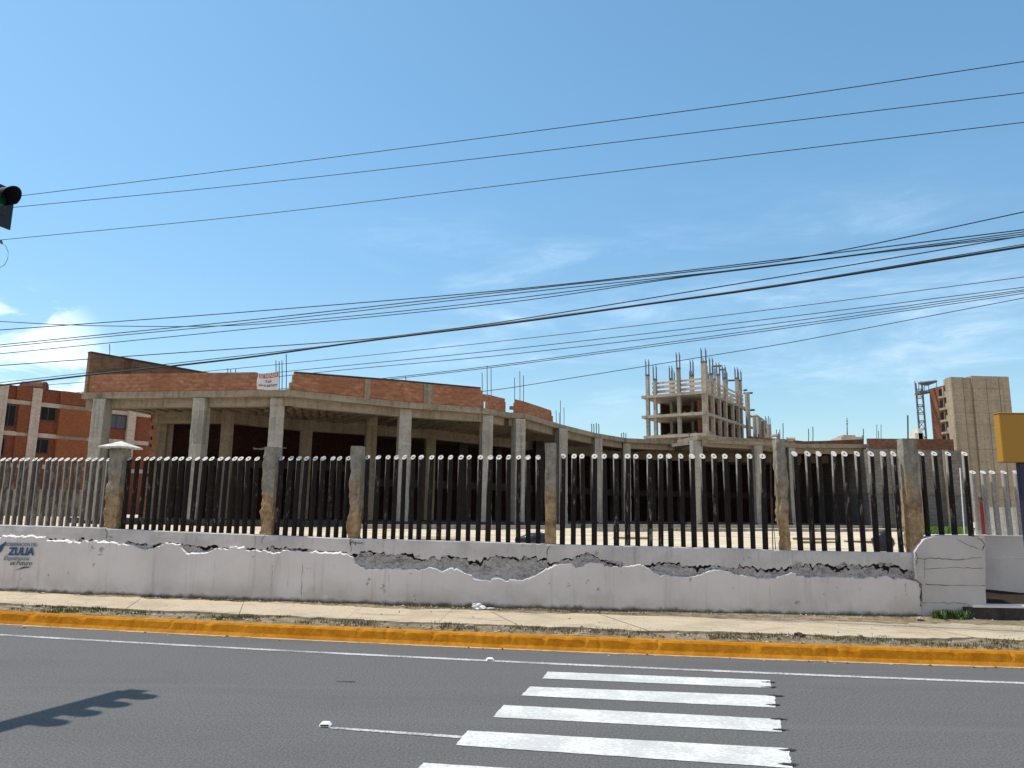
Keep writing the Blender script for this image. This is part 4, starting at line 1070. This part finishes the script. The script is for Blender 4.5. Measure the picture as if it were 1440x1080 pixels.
# ------------------------------------------------------------------ concrete tower on the right
YR = 170.; c0 = aty(1343, 600, YR); c1 = aty(1425.5, 600, YR+1); ztw = aty(1377, 528, YR).z
tw = thing('concrete_tower', (c0.x, c0.y, 1.2), 'tall tan bare concrete tower with blank ribbed front and brick balcony side on the right', 'building')
a, b = Vector((c0.x, c0.y, 0)), Vector((c1.x, c1.y, 0)); t = (b-a).normalized(); n_ = Vector((-t.y, t.x, 0)); Wd = (b-a).length
sdn = n_; SL = 10.5
mb = MB()
segs = [(0, .20, 0.), (.20, .36, .35), (.36, .60, .02), (.60, .82, .06), (.82, 1., .0)]
for (u0, u1, off) in segs:
    p, r_ = a+t*(Wd*u0)+n_*off, a+t*(Wd*u1-.03)+n_*off; mb.wall(p, r_, 1., ztw-(.4 if u0 < .3 else 0), 1.9-off)
mb.build('front_wall', M['tower'], tw)
mb = MB(); z = ztw-3.
while z > 2: p, r_ = a-n_*.012, a+t*Wd-n_*.012; mb.wall(p, r_, z+.2*noise.noise(Vector((z, 0, 0))), z+.05, .03); z -= 2.8
for u in (.20, .36, .60, .82): p = a+t*(Wd*u)-n_*.02; mb.obox((p.x, p.y, 1.), t, .07, .06, ztw-1.4)
mb.build('pour_joint', M['joint'], tw)
# sunlit fin and floors of the balcony side
fin = MB(); z = ztw-.6; p = a+n_*1.85
while z > 2:
    fin.plan([(q_.x, q_.y) for q_ in (p, p+t*1.2, p+t*1.2+n_*.9, p+n_*.9)], max(1, z-1.25), z)
    fin.plan([(q_.x, q_.y) for q_ in (p, p+t*1.2, p+t*1.2+n_*.35, p+n_*.35)], max(1, z-2.8), z-1.251); z -= 2.8
fin.build('side_fin', M['tower'], tw)
body = MB(); ins = t*1.5; pA = a+sdn*1.9+ins; pB = a+sdn*SL+ins; body.wall(pA, pB, 1., ztw-1.5, -7.); body.build('side_wall', M['brick_side'], tw)
nb = int((ztw-2)/2.8)
for k in range(nb):
    z = ztw-1.6-2.8*(k+1)
    if z < 2: break
    sl2 = MB(); p0 = a+sdn*2.7; P = [p0+t*1.7]
    for i in range(9): u = i/8; P.append(p0+sdn*(u*4.2)+t*(1.5-1.45*math.sin(math.pi*(.10+.90*u))))
    P.append(p0+sdn*4.2+t*1.7); sl2.plan([(p.x, p.y) for p in P], z-.25, z+.18); sl2.build('balcony', M['tower'], tw)
    for u in (3.6, 6.1):
        w_ = MB(); p = a+sdn*u+t*1.47; w_.obox((p.x, p.y, z+.30), sdn, 1.5, .1, 1.9); w_.build('window', M['glass'], tw)
    fr_ = MB(); p = a+sdn*4.85+t*1.3; fr_.obox((p.x, p.y, z+.19), sdn, .45, .5, 2.35); fr_.build('pilaster', M['tower'], tw)

# scaffold mast beside it
sc_ = thing('scaffold_mast', aty(1297, 640, 175), 'thin lattice scaffold mast with a top deck on the brick side of the concrete tower', 'scaffold')
mb = MB(); YS = 178.; P = [aty(1291.5, 600, YS), aty(1300.5, 600, YS), aty(1302, 600, YS+2.5), aty(1293, 600, YS+2.5)]; zt2 = aty(1295, 543, YS).z
for p in P: mb.tube([(p.x, p.y, 1.), (p.x, p.y, zt2+1.2)], .12, 4)
mb.build('upright', M['steel_grey'], sc_)
mb = MB(); z = 2.; k = 0
while z < zt2:
    for i in range(4):
        p, r_ = P[i], P[(i+1) % 4]; mb.tube([(p.x,p.y,z), (r_.x,r_.y,z)], .09, 4)
        if (k+i) % 2: mb.tube([(p.x,p.y,z), (r_.x,r_.y,z+1.9)], .07, 4)
    z += 1.9; k += 1
mb.build('brace', M['brick_dim'], sc_)
mb = MB(); d0, d1 = aty(1288.5, 554, YS-1), aty(1310, 550, YS+4); mb.tube([d0, d1], .45, 4); d2, d3 = aty(1292, 539, YS-1), aty(1317, 536, YS+2); mb.tube([d2, d3], .30, 4); d4 = aty(1303, 541, YS); mb.tube([d2, d4], .30, 4); mb.tube([d4, d3], .3, 4)
for (x0, y0, y1) in ((1292,539,554), (1306,540,552), (1300,540,553), (1317,537,550)): mb.tube([aty(x0, y0, YS), aty(x0, y1, YS)], .09, 4)
mb.build('deck', M['steel_grey'], sc_)
mb = MB(); zz = 1.
for (x0, x1, y) in ((1287, 1299, 609), (1291, 1297, 602)): 
    p, r_ = aty(x0, y, 165), aty(x1, y, 165); mb.wall(p, r_, 1., p.z, 3.)
tag(mb.build('white_house', M['whitewall']), 'small white stepped house far off at the foot of the scaffold mast', 'house')
mb = MB(); p, r_ = aty(1183, 614, 150), aty(1212, 613, 150); mb.wall(p, r_, 1., p.z, 5.); mb.wall(aty(1186, 614, 151), aty(1203, 614, 151), p.z-.01, p.z+.45, 3.)
tag(mb.build('distant_house', M['pale_band']), 'pale flat-roofed house barely showing over the wing parapet', 'house')
mb = MB(); mb.tube([aty(1191.5, 616, 152), aty(1191, 587, 152)], [.14, .06], 5)
for yy in (592, 596): mb.tube([aty(1190, yy, 152), aty(1192.5, yy, 152)], .09, 4)
tag(mb.build('antenna', M['steel_grey']), 'thin aerial mast on the pale flat-roofed house', 'antenna')

# ------------------------------------------------------------------ apartment block on the left
a = aty(-60, 560, 66.6); b = aty(228, 560, 80.2); a.z = b.z = 0; t = (b-a).normalized(); n_ = Vector((t.y, -t.x, 0))   # n_ faces street
ap = thing('apartment_block', (a+b)/2+Vector((0,0,1.2)), 'red brick apartment block with pale concrete bands at the far left', 'building')
def fu(px): # distance along facade
    d = ray(px, 560); den = d.x*t.y-d.y*t.x; k = (d.y*a.x-d.x*a.y)/den; return k
def fz(px, py):
    k = fu(px); p = a+t*k; return aty(px, py, p.y).z
Lf = (b-a).length
zroof = fz(58, 548); zb1 = (fz(30, 569), fz(30, 563)); zb2 = (fz(30, 613), fz(30, 607)); dzf = zb1[0]-zb2[0]
mb = MB(); p, r_ = a, b; mb.wall(p, r_, 1., zroof, 10.); mb.build('brick_wall', M['brick_apt'], ap)
mb = MB()
for k in range(-1, 3):
    z0, z1 = zb1[0]-dzf*k, zb1[1]-dzf*k
    if k < 0: continue
    mb.wall(a+n_*.14, b+n_*.14, z0, z1, .2)
mb.build('floor_band', M['pale_band'], ap)
mb = MB()
for px in (-45, 2, 50.5, 101 if False else 142, 186.5):
    k = fu(px); p = a+t*k+n_*.18; mb.obox((p.x, p.y, 1.), t, .78, .5, zroof-1.+.03)
mb.build('pilaster', M['pale_band'], ap)
# bays
def bay(px0, px1, z0, z1, proj, m):
    mb = MB(); k0, k1 = fu(px0), fu(px1); p, r_ = a+t*k0+n_*proj, a+t*k1+n_*proj; mb.wall(p, r_, z0, z1, proj+.1); mb.build('projecting_bay', m, ap)
for k in range(3):
    z0, z1 = zb1[0]-dzf*k-dzf+.33, zb1[0]-dzf*k-.02
    bay(84, 128, z0+.01, z1, .55, M['brick_apt2']); bay(27, 45, z0+.01, z1, .3, M['brick_apt'])
bay(84, 128, zb1[1]+.02, zroof+.04, .55, M['brick_apt']); bay(22, 46, zb1[1]+.02, zroof+.1, .3, M['brick_apt'])
def win(px0, px1, py0, py1, m='glass', proj=.02):
    k0, k1 = fu(px0), fu(px1); zz0, zz1 = fz((px0+px1)/2, py1), fz((px0+px1)/2, py0)
    mb = MB(); c = a+t*((k0+k1)/2)+n_*(proj+.02)
    W2 = k1-k0; fw = .09
    for (uu, ww, zc_, hh) in ((0, W2, zz0, fw), (0, W2, zz1-fw, fw), (-W2/2+fw/2, fw, zz0+fw+.002, zz1-zz0-2*fw-.004), (W2/2-fw/2, fw, zz0+fw+.002, zz1-zz0-2*fw-.004), (0, fw*.7, zz0+fw+.002, zz1-zz0-2*fw-.004)):
        p = c+t*uu; mb.obox((p.x, p.y, zc_), t, ww, .10, hh)
    o = mb.build('window', M['winframe'], ap)
    g_ = MB(); p = c-n_*.02; g_.obox((p.x, p.y, zz0+.03), t, W2-.06, .05, zz1-zz0-.06); g_.build('pane', M[m], o)
for (x0, x1, y0, y1, m) in ((4, 25, 569, 600, 'glass'), (58.5, 81, 571, 592, 'glass'), (130, 136, 580, 604, 'glass'), (151, 181, 583.5, 603, 'glass_pale'), (-1, 15, 616, 640, 'glass'), (52, 76, 617, 638, 'glass'), (148, 172, 626, 644, 'glass'), (-12, 4, 662, 684, 'glass'), (46, 70, 662, 684, 'glass')): win(x0, x1, y0, y1, m)
mb = MB()
p = a+t*fu(38); mb.tube([(p.x-1.2, p.y+1, zroof+.25), (p.x+1.0, p.y+1, zroof+.25)], .55, 10); mb.build('water_tank', M['brick_dim'], ap)
mb = MB(); mb.wall(a+n_*.05, b+n_*.05, zroof+.001, zroof+.09, .3); mb.build('roof_coping', M['conc_dark'], ap)
# low garden wall in front of it
mb = MB(); p, r_ = aty(-60, 700, 52), aty(150, 700, 52); mb.wall(p, r_, 1.1, 3.0, .2)
tag(mb.build('garden_wall', M['conc']), 'plain brownish wall behind the brown pickets on the far left', 'wall')

# ------------------------------------------------------------------ right-hand street furniture
YB = 9.8; p0, p1 = aty(1411, 650, YB), aty(1411, 582, YB); 
bx = thing('sign_cabinet', (aty(1446, 700, YB).x, YB+.2, .2), 'mustard yellow box on a navy post at the right edge', 'sign')
mb = MB(); mb.wall((p0.x, YB), (p0.x+1.5, YB-.08), p0.z, p1.z, .13); mb.build('sign_box', M['yellow'], bx, bevel=.012)
mb = MB(); mb.wall((p0.x-.006, YB-.008), (p0.x+1.51, YB-.090), p1.z+.002, p1.z+.016, .145); mb.build('lid', M['yellow'], bx, bevel=.006)
pp = aty(1438.5, 700, YB+.02); mb = MB(); mb.obox((pp.x+.075, pp.y+.04, .32), (1,0,0), .15, .08, p0.z-.322); mb.build('post', M['navy'], bx, bevel=.008)
mb = MB(); mb.obox((pp.x+.075, pp.y+.03, .15), (1,0,0), .26, .30, .17); mb.build('footing', M['yellow'], bx, bevel=.02)
mb = MB(); a_, b_ = aty(1388, 713, 17.5), aty(1520, 712, 17.5); mb.wall(a_, b_, 1.1, a_.z, .15)
tag(mb.build('lime_wall', M['whitewall']), 'pale limewashed low wall seen between the light grey pickets', 'wall')
mb = MB(); rd = aty(1381.5, 752, 15.6); tp_ = aty(1379.5, 703, 15.6); t_ = thing('red_pole', (rd.x, rd.y, 1.2), 'short red pipe standing behind the light grey pickets', 'pipe')
for dx in (0, .035, .07): mb.tube([(rd.x+dx, rd.y, 1.15), (rd.x+dx, rd.y, tp_.z-dx)], .016, 7)
mb.build('pipe', M['red'], t_)
mb = MB(); mb.tube([(rd.x+.035, rd.y, tp_.z-.01), (rd.x+.035, rd.y, tp_.z+.05)], .05, 8); mb.build('pipe_cap', M['stone_dark'], t_)
mb = MB(); mb.tube([aty(1357, 760, 14.2), aty(1350, 658, 14.2)], .012, 6)
tag(mb.build('white_conduit', M['white']), 'thin white conduit leaning among the four tall pickets', 'conduit')

# ------------------------------------------------------------------ traffic signal (upper left) with its arm
ax = Vector((.32, .95, 0)).normalized(); sd_ = Vector((ax.y, -ax.x, 0)); ZS = 5.35
tip = aty(21, 277, 8.25)
far = Vector((tip.x, tip.y, ZS))-sd_*.30
ts = thing('traffic_signal', (far.x-ax.x*7-2, far.y-ax.y*7, 0), 'black horizontal traffic signal with hooded lamps hanging in at the upper left edge', 'traffic light')
HL = 1.42
mb = MB(); c = far-ax*(HL/2-.13)-sd_*.07; mb.obox((c.x, c.y, ZS-.17), ax, HL, .16, .34); mb.build('housing', M['black'], ts, bevel=.02)
mb = MB(); mb.obox((c.x+sd_.x*.06-ax.x*.0, c.y+sd_.y*.06, ZS-.30), ax, HL+.18, .015, .50); mb.build('backplate', M['black'], ts)
for k in range(4):
    p = far-ax*(.33*k+.0); mb = MB(); n = 18; vs = []
    for s_ in (0, 1):
        for i in range(n+1):
            th = math.pi*(-.12)+math.pi*1.24*i/n
            for rr_ in (.115, .108):
                e = .30 if s_ else 0.
                e2 = e*(.72+.28*math.sin(th)) if s_ else 0
                q_ = p+ax*math.cos(th)*rr_+Vector((0,0,math.sin(th)*rr_))+sd_*(e2+.015); vs.append(q_)
    w2 = 2*(n+1)
    for i in range(n):
        o0, o1, i0, i1 = 2*i, 2*i+2, 2*i+1, 2*i+3
        mb.add([vs[o0], vs[o1], vs[w2+o1], vs[w2+o0]], [(0,1,2,3)]); mb.add([vs[i0], vs[i1], vs[w2+i1], vs[w2+i0]], [(3,2,1,0)]); mb.add([vs[w2+o0], vs[w2+o1], vs[w2+i1], vs[w2+i0]], [(0,1,2,3)])
    v_ = mb.build('visor', M['black'], ts)
    l_ = MB(); l_.tube([p+sd_*.012, p+sd_*.03, p+sd_*.045], [.105, .095, .03], 18); l_.build('lens', M[('lens_g', 'lens_g', 'lens_y', 'lens_r')[k]], ts)
pl_ = far-ax*7-Vector((2., 0, 0)); st_ = far-ax*(HL-.13)-sd_*.07
mb = MB(); mb.tube([(pl_.x, pl_.y, ZS+.0), st_+ax*.04], [.09, .055], 12); mb.build('mast_arm', M['galv'], ts, True)
mb = MB(); mb.tube([(pl_.x, pl_.y, 0), (pl_.x, pl_.y, ZS+.5)], [.13, .10], 14); mb.build('pole', M['galv'], ts, True)

# ------------------------------------------------------------------ overhead cables
def lagr(pts, x):
    if len(pts) == 2: (a0, b0), (a1, b1) = pts; return b0+(b1-b0)*(x-a0)/(a1-a0)
    # monotone-ish cubic (Catmull-Rom on uneven knots)
    n = len(pts); i = 0
    while i < n-2 and x > pts[i+1][0]: i += 1
    (x0, y0), (x1, y1) = pts[i], pts[i+1]; h = x1-x0; u = (x-x0)/h
    def sl(j):
        if j == 0: return (pts[1][1]-pts[0][1])/(pts[1][0]-pts[0][0])
        if j == n-1: return (pts[-1][1]-pts[-2][1])/(pts[-1][0]-pts[-2][0])
        return (pts[j+1][1]-pts[j-1][1])/(pts[j+1][0]-pts[j-1][0])
    m0, m1 = sl(i)*h, sl(i+1)*h
    if u < 0: return y0+sl(i)*(x-x0)
    if u > 1: return y1+sl(i+1)*(x-x1)
    return (2*u**3-3*u*u+1)*y0+(u**3-2*u*u+u)*m0+(-2*u**3+3*u*u)*y1+(u**3-u*u)*m1
def cable(pts, label, r_, Y0, Y1, m='cable'):
    P = []; d0 = ray(0, 400); d1 = ray(1440, 400); A0 = Vector((d0.x*Y0/d0.y, Y0, 0)); A1 = Vector((d1.x*Y1/d1.y, Y1, 0)); e = A1-A0
    for px in range(-60, 1501, 15):
        d = ray(px, lagr(pts, px)); den = d.x*e.y-d.y*e.x; tt = (A0.x*e.y-A0.y*e.x)/den
        P.append(O+d*tt)
    s0 = (P[0]-P[2]); s1 = (P[-1]-P[-3])
    P = [P[0]+s0.normalized()*18+Vector((0,0,.4)), P[0]+s0.normalized()*7] + P + [P[-1]+s1.normalized()*7, P[-1]+s1.normalized()*18+Vector((0,0,.4))]
    mb = MB(); mb.tube(P, r_, 6); o = mb.build('overhead_cable', M[m], smooth=True); tag(o, label, 'cable', 'overhead cables crossing the sky'); return o
cable([(32,275),(350,236),(720,188.5),(1080,140),(1440,86.5)], 'topmost thin cable crossing the open sky', .0075, 16, 11)
cable([(30,290.5),(350,259),(720,217.3),(1080,174),(1440,130.5)], 'second thin cable from the top of the photo', .0070, 16, 11)
cable([(0,337.5),(350,303),(720,259),(1080,215),(1440,172)], 'third thin cable from the top, ending in a small loop at the left', .0070, 16.3, 11.2)
cable([(0,464),(180,451),(360,437.5),(720,407),(1080,367),(1440,323)], 'upper cable of the bundle that fans out at the right edge', .0095, 16, 11.4)
cable([(0,485),(180,467),(360,449),(720,409),(1080,369.5),(1167,355),(1260,336.5),(1440,298)], 'cable that climbs away above the bundle at the right edge', .0095, 16.1, 11.5)
cable([(0,488),(180,470.5),(360,453),(720,413),(1080,374),(1440,326)], 'cable running just under the upper cable of the bundle', .0085, 16.2, 11.6)
cable([(0,452),(75,456),(150,458.3),(262,459),(360,456),(540,440),(720,420),(1080,373.5),(1440,332)], 'slack cable that sags level at the far left before rising', .0085, 16.3, 11.7)
cable([(0,497.5),(180,479.5),(360,461.5),(720,424.5),(960,390),(1080,375),(1440,329)], 'lowest cable of the bundle passing over the left corner wall', .0085, 16.4, 11.8)
cable([(0,514),(180,501),(360,488.5),(510,477.5),(600,467),(720,450.5),(1080,392),(1260,362),(1440,331.5)], 'cable that joins the thick black cable at mid span and parts to the right', .0095, 16.0, 11.3)
cable([(0,538),(180,518),(360,498),(485,483),(575,471.2),(720,452.5),(1080,402.5),(1440,343.5)], 'thin cable lashed along the thick black cable', .0075, 16.05, 11.25)
cable([(0,542),(125,527.5),(240,515),(360,501),(485,483.5),(575,471.8),(720,454),(900,429),(1080,404),(1440,346.5)], 'thickest black cable sweeping across the middle of the photo', .019, 16.0, 11.2)
cable([(0,546),(117,537.3),(360,515.5),(720,478),(1080,435.8),(1440,389.5)], 'grey cable below the thick black one, highest of the lower faint set', .036, 88, 62, 'cable_thin')
cable([(0,563),(417,521),(720,490.5),(1080,448.8),(1440,404)], 'faint grey cable, second of the lower set', .036, 88, 62, 'cable_thin')
cable([(0,572),(455,523),(720,498),(1080,456),(1440,407.5)], 'faint grey cable, third of the lower set', .036, 88, 62, 'cable_thin')
cable([(0,586),(535,532.5),(720,511),(1080,461.8),(1440,409.5)], 'upper of the close pair of grey cables in the lower set', .036, 88, 62, 'cable_thin')
cable([(0,588),(540,534),(720,513.2),(1080,465),(1440,412.5)], 'lower of the close pair of grey cables in the lower set', .036, 88, 62, 'cable_thin')
cable([(0,634),(690,549),(720,545),(1080,487),(1125,479.2),(1440,419)], 'lowest grey cable passing in front of the skeleton tower', .036, 88, 62, 'cable_thin')
mb = MB(); mb.tube([aty(x, y, 16.2) for x, y in ((-3,341),(2,342),(8,346),(11.5,354),(11,364),(6,373),(0,376),(-6,376))], .006, 5); mb.tube([aty(1, 338, 16.2), aty(2.5, 342.5, 16.2)], .025, 6)
tag(mb.build('cable_loop', M['cable_thin']), 'small loop of loose cable hanging at the left edge under the third cable', 'cable')

# ------------------------------------------------------------------ litter, rubble, weeds
def lump(px, py, z, r_, label, m, cat, name, sc=(1,1,.7), amp=.35, seed=1, Y=None, group=None):
    p = onz(px, py, z) if Y is None else aty(px, py, Y); mb = MB()
    mb.blob((p.x, p.y, p.z+r_*sc[2]*.7), r_*sc[0], r_*sc[1], r_*sc[2], seed, amp, 16, 10, fr=2.2)
    o = mb.build(name, M[m], smooth=(m in ('bag',))); tag(o, label, cat, group); return o
lump(76, 830, .2, .075, 'dark stone lying against the foot of the wall on the left', 'stone_dark', 'stone', 'stone', seed=3, sc=(1.3,.8,.9))
lump(672, 856, .2, .06, 'crumpled white plastic bag on the pavement below the wall', 'white', 'litter', 'plastic_bag', seed=4, sc=(1.6,.9,.8), amp=.6)
lump(690, 856, .2, .03, 'flat scrap of white litter right of the white bag', 'white', 'litter', 'litter_scrap', seed=5, sc=(2.4,1,.4))
lump(465, 847, .2, .03, 'small white scrap at the wall foot below the orange-stained post', 'white', 'litter', 'litter_scrap', seed=6, sc=(1.2,.8,1))
lump(1265, 862, .2, .07, 'broken slab of white plaster fallen at the foot of the wall', 'fresh', 'rubble', 'plaster_piece', seed=7, sc=(2.0,.9,.6), amp=.6)
lump(1252, 859, .2, .045, 'smaller white plaster chunk left of the broken slab', 'fresh', 'rubble', 'plaster_piece', seed=8, sc=(1.3,.8,.7), amp=.6)
lump(1294, 871, .2, .04, 'pale stone on the pavement edge right of the fallen plaster', 'stone', 'stone', 'stone', seed=9, sc=(1.5,1,.6))
lump(1208, 896, .19, .035, 'pale stone on the dry verge behind the kerb', 'stone', 'stone', 'stone', seed=10, sc=(1.6,1,.6))
lump(660, 881, .19, .03, 'curled strip of pale litter on the verge', 'stone', 'litter', 'litter_scrap', seed=12, sc=(2.2,.7,.5))
lump(1124, 895, .19, .05, 'dark clod of soil on the verge behind the kerb', 'stone_dark', 'stone', 'clod', seed=13, sc=(1.4,1,.6))
lump(33, 883, 0, .025, 'pale chip of stone in the gutter at the left', 'stone', 'stone', 'stone', seed=14, sc=(1.3,1,.6))
lump(322, 889, 0, .03, 'pale crumbs of stone in the gutter below the dashes', 'stone', 'stone', 'stone', seed=15, sc=(2,1,.4))
lump(1243, 776, 1.2, .21, 'shiny black bin bag behind the pickets near the pier', 'bag', 'bag', 'bin_bag', seed=16, sc=(.9,.8,1.0), amp=.14, Y=13.7)
lump(752, 769, 1.2, .22, 'glossy black bin bag slumped behind the middle post', 'bag', 'bag', 'bin_bag', seed=17, sc=(1.5,.8,.75), amp=.22, Y=15.4)
rr = random.Random(21)
for i, (px, py) in enumerate([(610,760),(887,757),(1146,758),(1150,763),(1208,762)]):
    p = onz(px, py, 1.22); mb = MB(); mb.obox((p.x, p.y, 1.19), (1, rr.uniform(-.3,.3), 0), rr.uniform(.5, 1.3), .12, .06)
    tag(mb.build('plank', M['wood']), ['short grey plank on the lot ground left of the middle post', 'plank lying behind the pickets right of the middle post', 'upper of two crossed planks behind the chipped post', 'lower of two crossed planks behind the chipped post', 'plank lying on the lot near the bin bag'][i], 'plank', 'planks on the lot')
# kerb-like concrete strips on the lot (bands of shade between the pickets)
mb = MB()
for (px0, px1, y, h) in ((780,1280,742,.16), (500,790,744,.16), (840,1290,747,.12)):
    p, r_ = onz(px0, y, 1.2), onz(px1, y+1, 1.2); mb.wall(p, r_, 1.1, 1.2+h, .35)
tag(mb.build('concrete_step', M['conc_lt']), 'long low concrete steps on the lot in front of the building', 'steps')

def blades(name, m, spots, label, hmin, hmax, w=.006, seed=1, kind='stuff', cat=None, splay=.6):
    rr = random.Random(seed); mb = MB(); vs = []; fs = []
    for (c, n_) in spots:
        for _ in range(n_):
            a = rr.uniform(0, 6.283); h = rr.uniform(hmin, hmax); r_ = rr.random()**.5*.07
            b = Vector((c[0]+r_*math.cos(a), c[1]+r_*math.sin(a), c[2])); a2 = rr.uniform(0, 6.283)
            d = Vector((math.cos(a2), math.sin(a2), 0)); s_ = Vector((-d.y, d.x, 0))*w*rr.uniform(.6, 1.5)
            tip_ = b+d*h*splay*rr.random()+Vector((0, 0, h)); mid = b+(tip_-b)*.55+Vector((0,0,h*.12)); k = len(vs)
            vs += [b-s_, b+s_, mid+s_*.7, mid-s_*.7, tip_]; fs += [(k, k+1, k+2, k+3), (k+3, k+2, k+4)]
    mb.add(vs, fs); o = mb.build(name, m, base=(0, 0, 0) if kind else None); tag(o, label, cat, kind=kind); return o
rr = random.Random(2); dry, olive, foot = [], [], []
for _ in range(1500):
    x = rr.uniform(-11, 8.2); f = rr.random(); y = q(KT, x)+.2+(q(SF, x)-q(KT, x)-.16)*f
    if noise.noise(Vector((x*1.1, y*1.6, 3)))+rr.uniform(-.25, .25) < -.02: continue
    z = .175+.03*noise.noise(Vector((x*1.3, y*1.9, 0)))
    (olive if x < -4.6+rr.uniform(-1.5, 1.5) else dry).append(((x, y, z), rr.randint(5, 13)))
for _ in range(1500):
    x = rr.uniform(-11, 7.2); y = wall_y(x)-.09-abs(rr.gauss(0, .13))
    if x < -5.5 and rr.random() < .8: continue
    if noise.noise(Vector((x*.9, 7, 3)))+rr.uniform(-.3, .3) < -.05: continue
    (foot).append(((x, y, .18), rr.randint(3, 9)))
blades('dry_grass', M['grass_dry'], dry+foot, 'dry straw-coloured grass on the verge and at the foot of the wall', .015, .055, .005, 1)
blades('olive_grass', M['grass_olive'], olive, 'olive green grass on the left part of the verge', .02, .06, .005, 2)
sp_ = []
for _ in range(260):
    px = rr.uniform(1292, 1366); p = aty(px, 748, 23+rr.random()*15); sp_.append(((p.x, p.y, 1.2), rr.randint(8, 16)))
blades('lot_grass', M['grass_green'], sp_, 'bright green grass behind the tall pickets on the pier', .10, .32, .028, 3)
# gravel crumbs, clods and dead leaves scattered on verge, wall foot and gutter
rr = random.Random(31); cr = {0: MB(), 1: MB()}
for i in range(1250):
    x = rr.uniform(-11, 8); k = rr.random()
    if k < .50: f = rr.random(); y = q(KT, x)+.13+(q(SF, x)-q(KT, x)-.10)*f; z = .178+.026*noise.noise(Vector((x*1.3, y*1.9, 0)))
    elif k < .82: y = wall_y(x)-.10-abs(rr.gauss(0, .14)); z = .196
    elif k < .92: y = q(SF, x)+rr.random()*(q(SB, x)-q(SF, x)); z = .208
    else: y = q(KT, x)-.11-abs(rr.gauss(0, .10)); z = .004
    r_ = rr.choice((.008, .011, .014, .02, .028))*(.7 if k > .82 else 1); a = rr.uniform(0, 6.28); u = Vector((math.cos(a), math.sin(a), 0)); v = Vector((-u.y, u.x, 0)); c = Vector((x, y, z))
    h = r_*rr.uniform(.4, 1.0); P = [c+u*r_*rr.uniform(.8, 1.9), c+v*r_, c-u*r_*rr.uniform(.8, 1.6), c-v*r_*rr.uniform(.6, 1.1), c+Vector((rr.uniform(-.4, .4)*r_, 0, h))]
    cr[1 if rr.random() < .55 else 0].add(P, [(0,1,4), (1,2,4), (2,3,4), (3,0,4)])
for k, m_, nm, lb in ((0, 'stone', 'gravel_crumbs', 'pale gravel crumbs scattered over the verge and pavement'), (1, 'stone_dark', 'soil_crumbs', 'dark soil crumbs and dead leaves scattered over the verge and wall foot')):
    tag(cr[k].build(nm, M[m_], base=(0,0,0)), lb, kind='stuff')
# leafy weed clump at the pier foot
rr = random.Random(8)
cl = []
for _ in range(34):
    px = 1312+rr.random()*46; p = hit_wall(px, 868, .17+rr.random()*.16); cl.append(((p.x, p.y, .18), rr.randint(14, 26)))
wd = blades('weed_clump', M['leaf'], cl, 'green leafy weed clump at the foot of the pier', .04, .17, .012, 4, None, 'weed', 1.1)
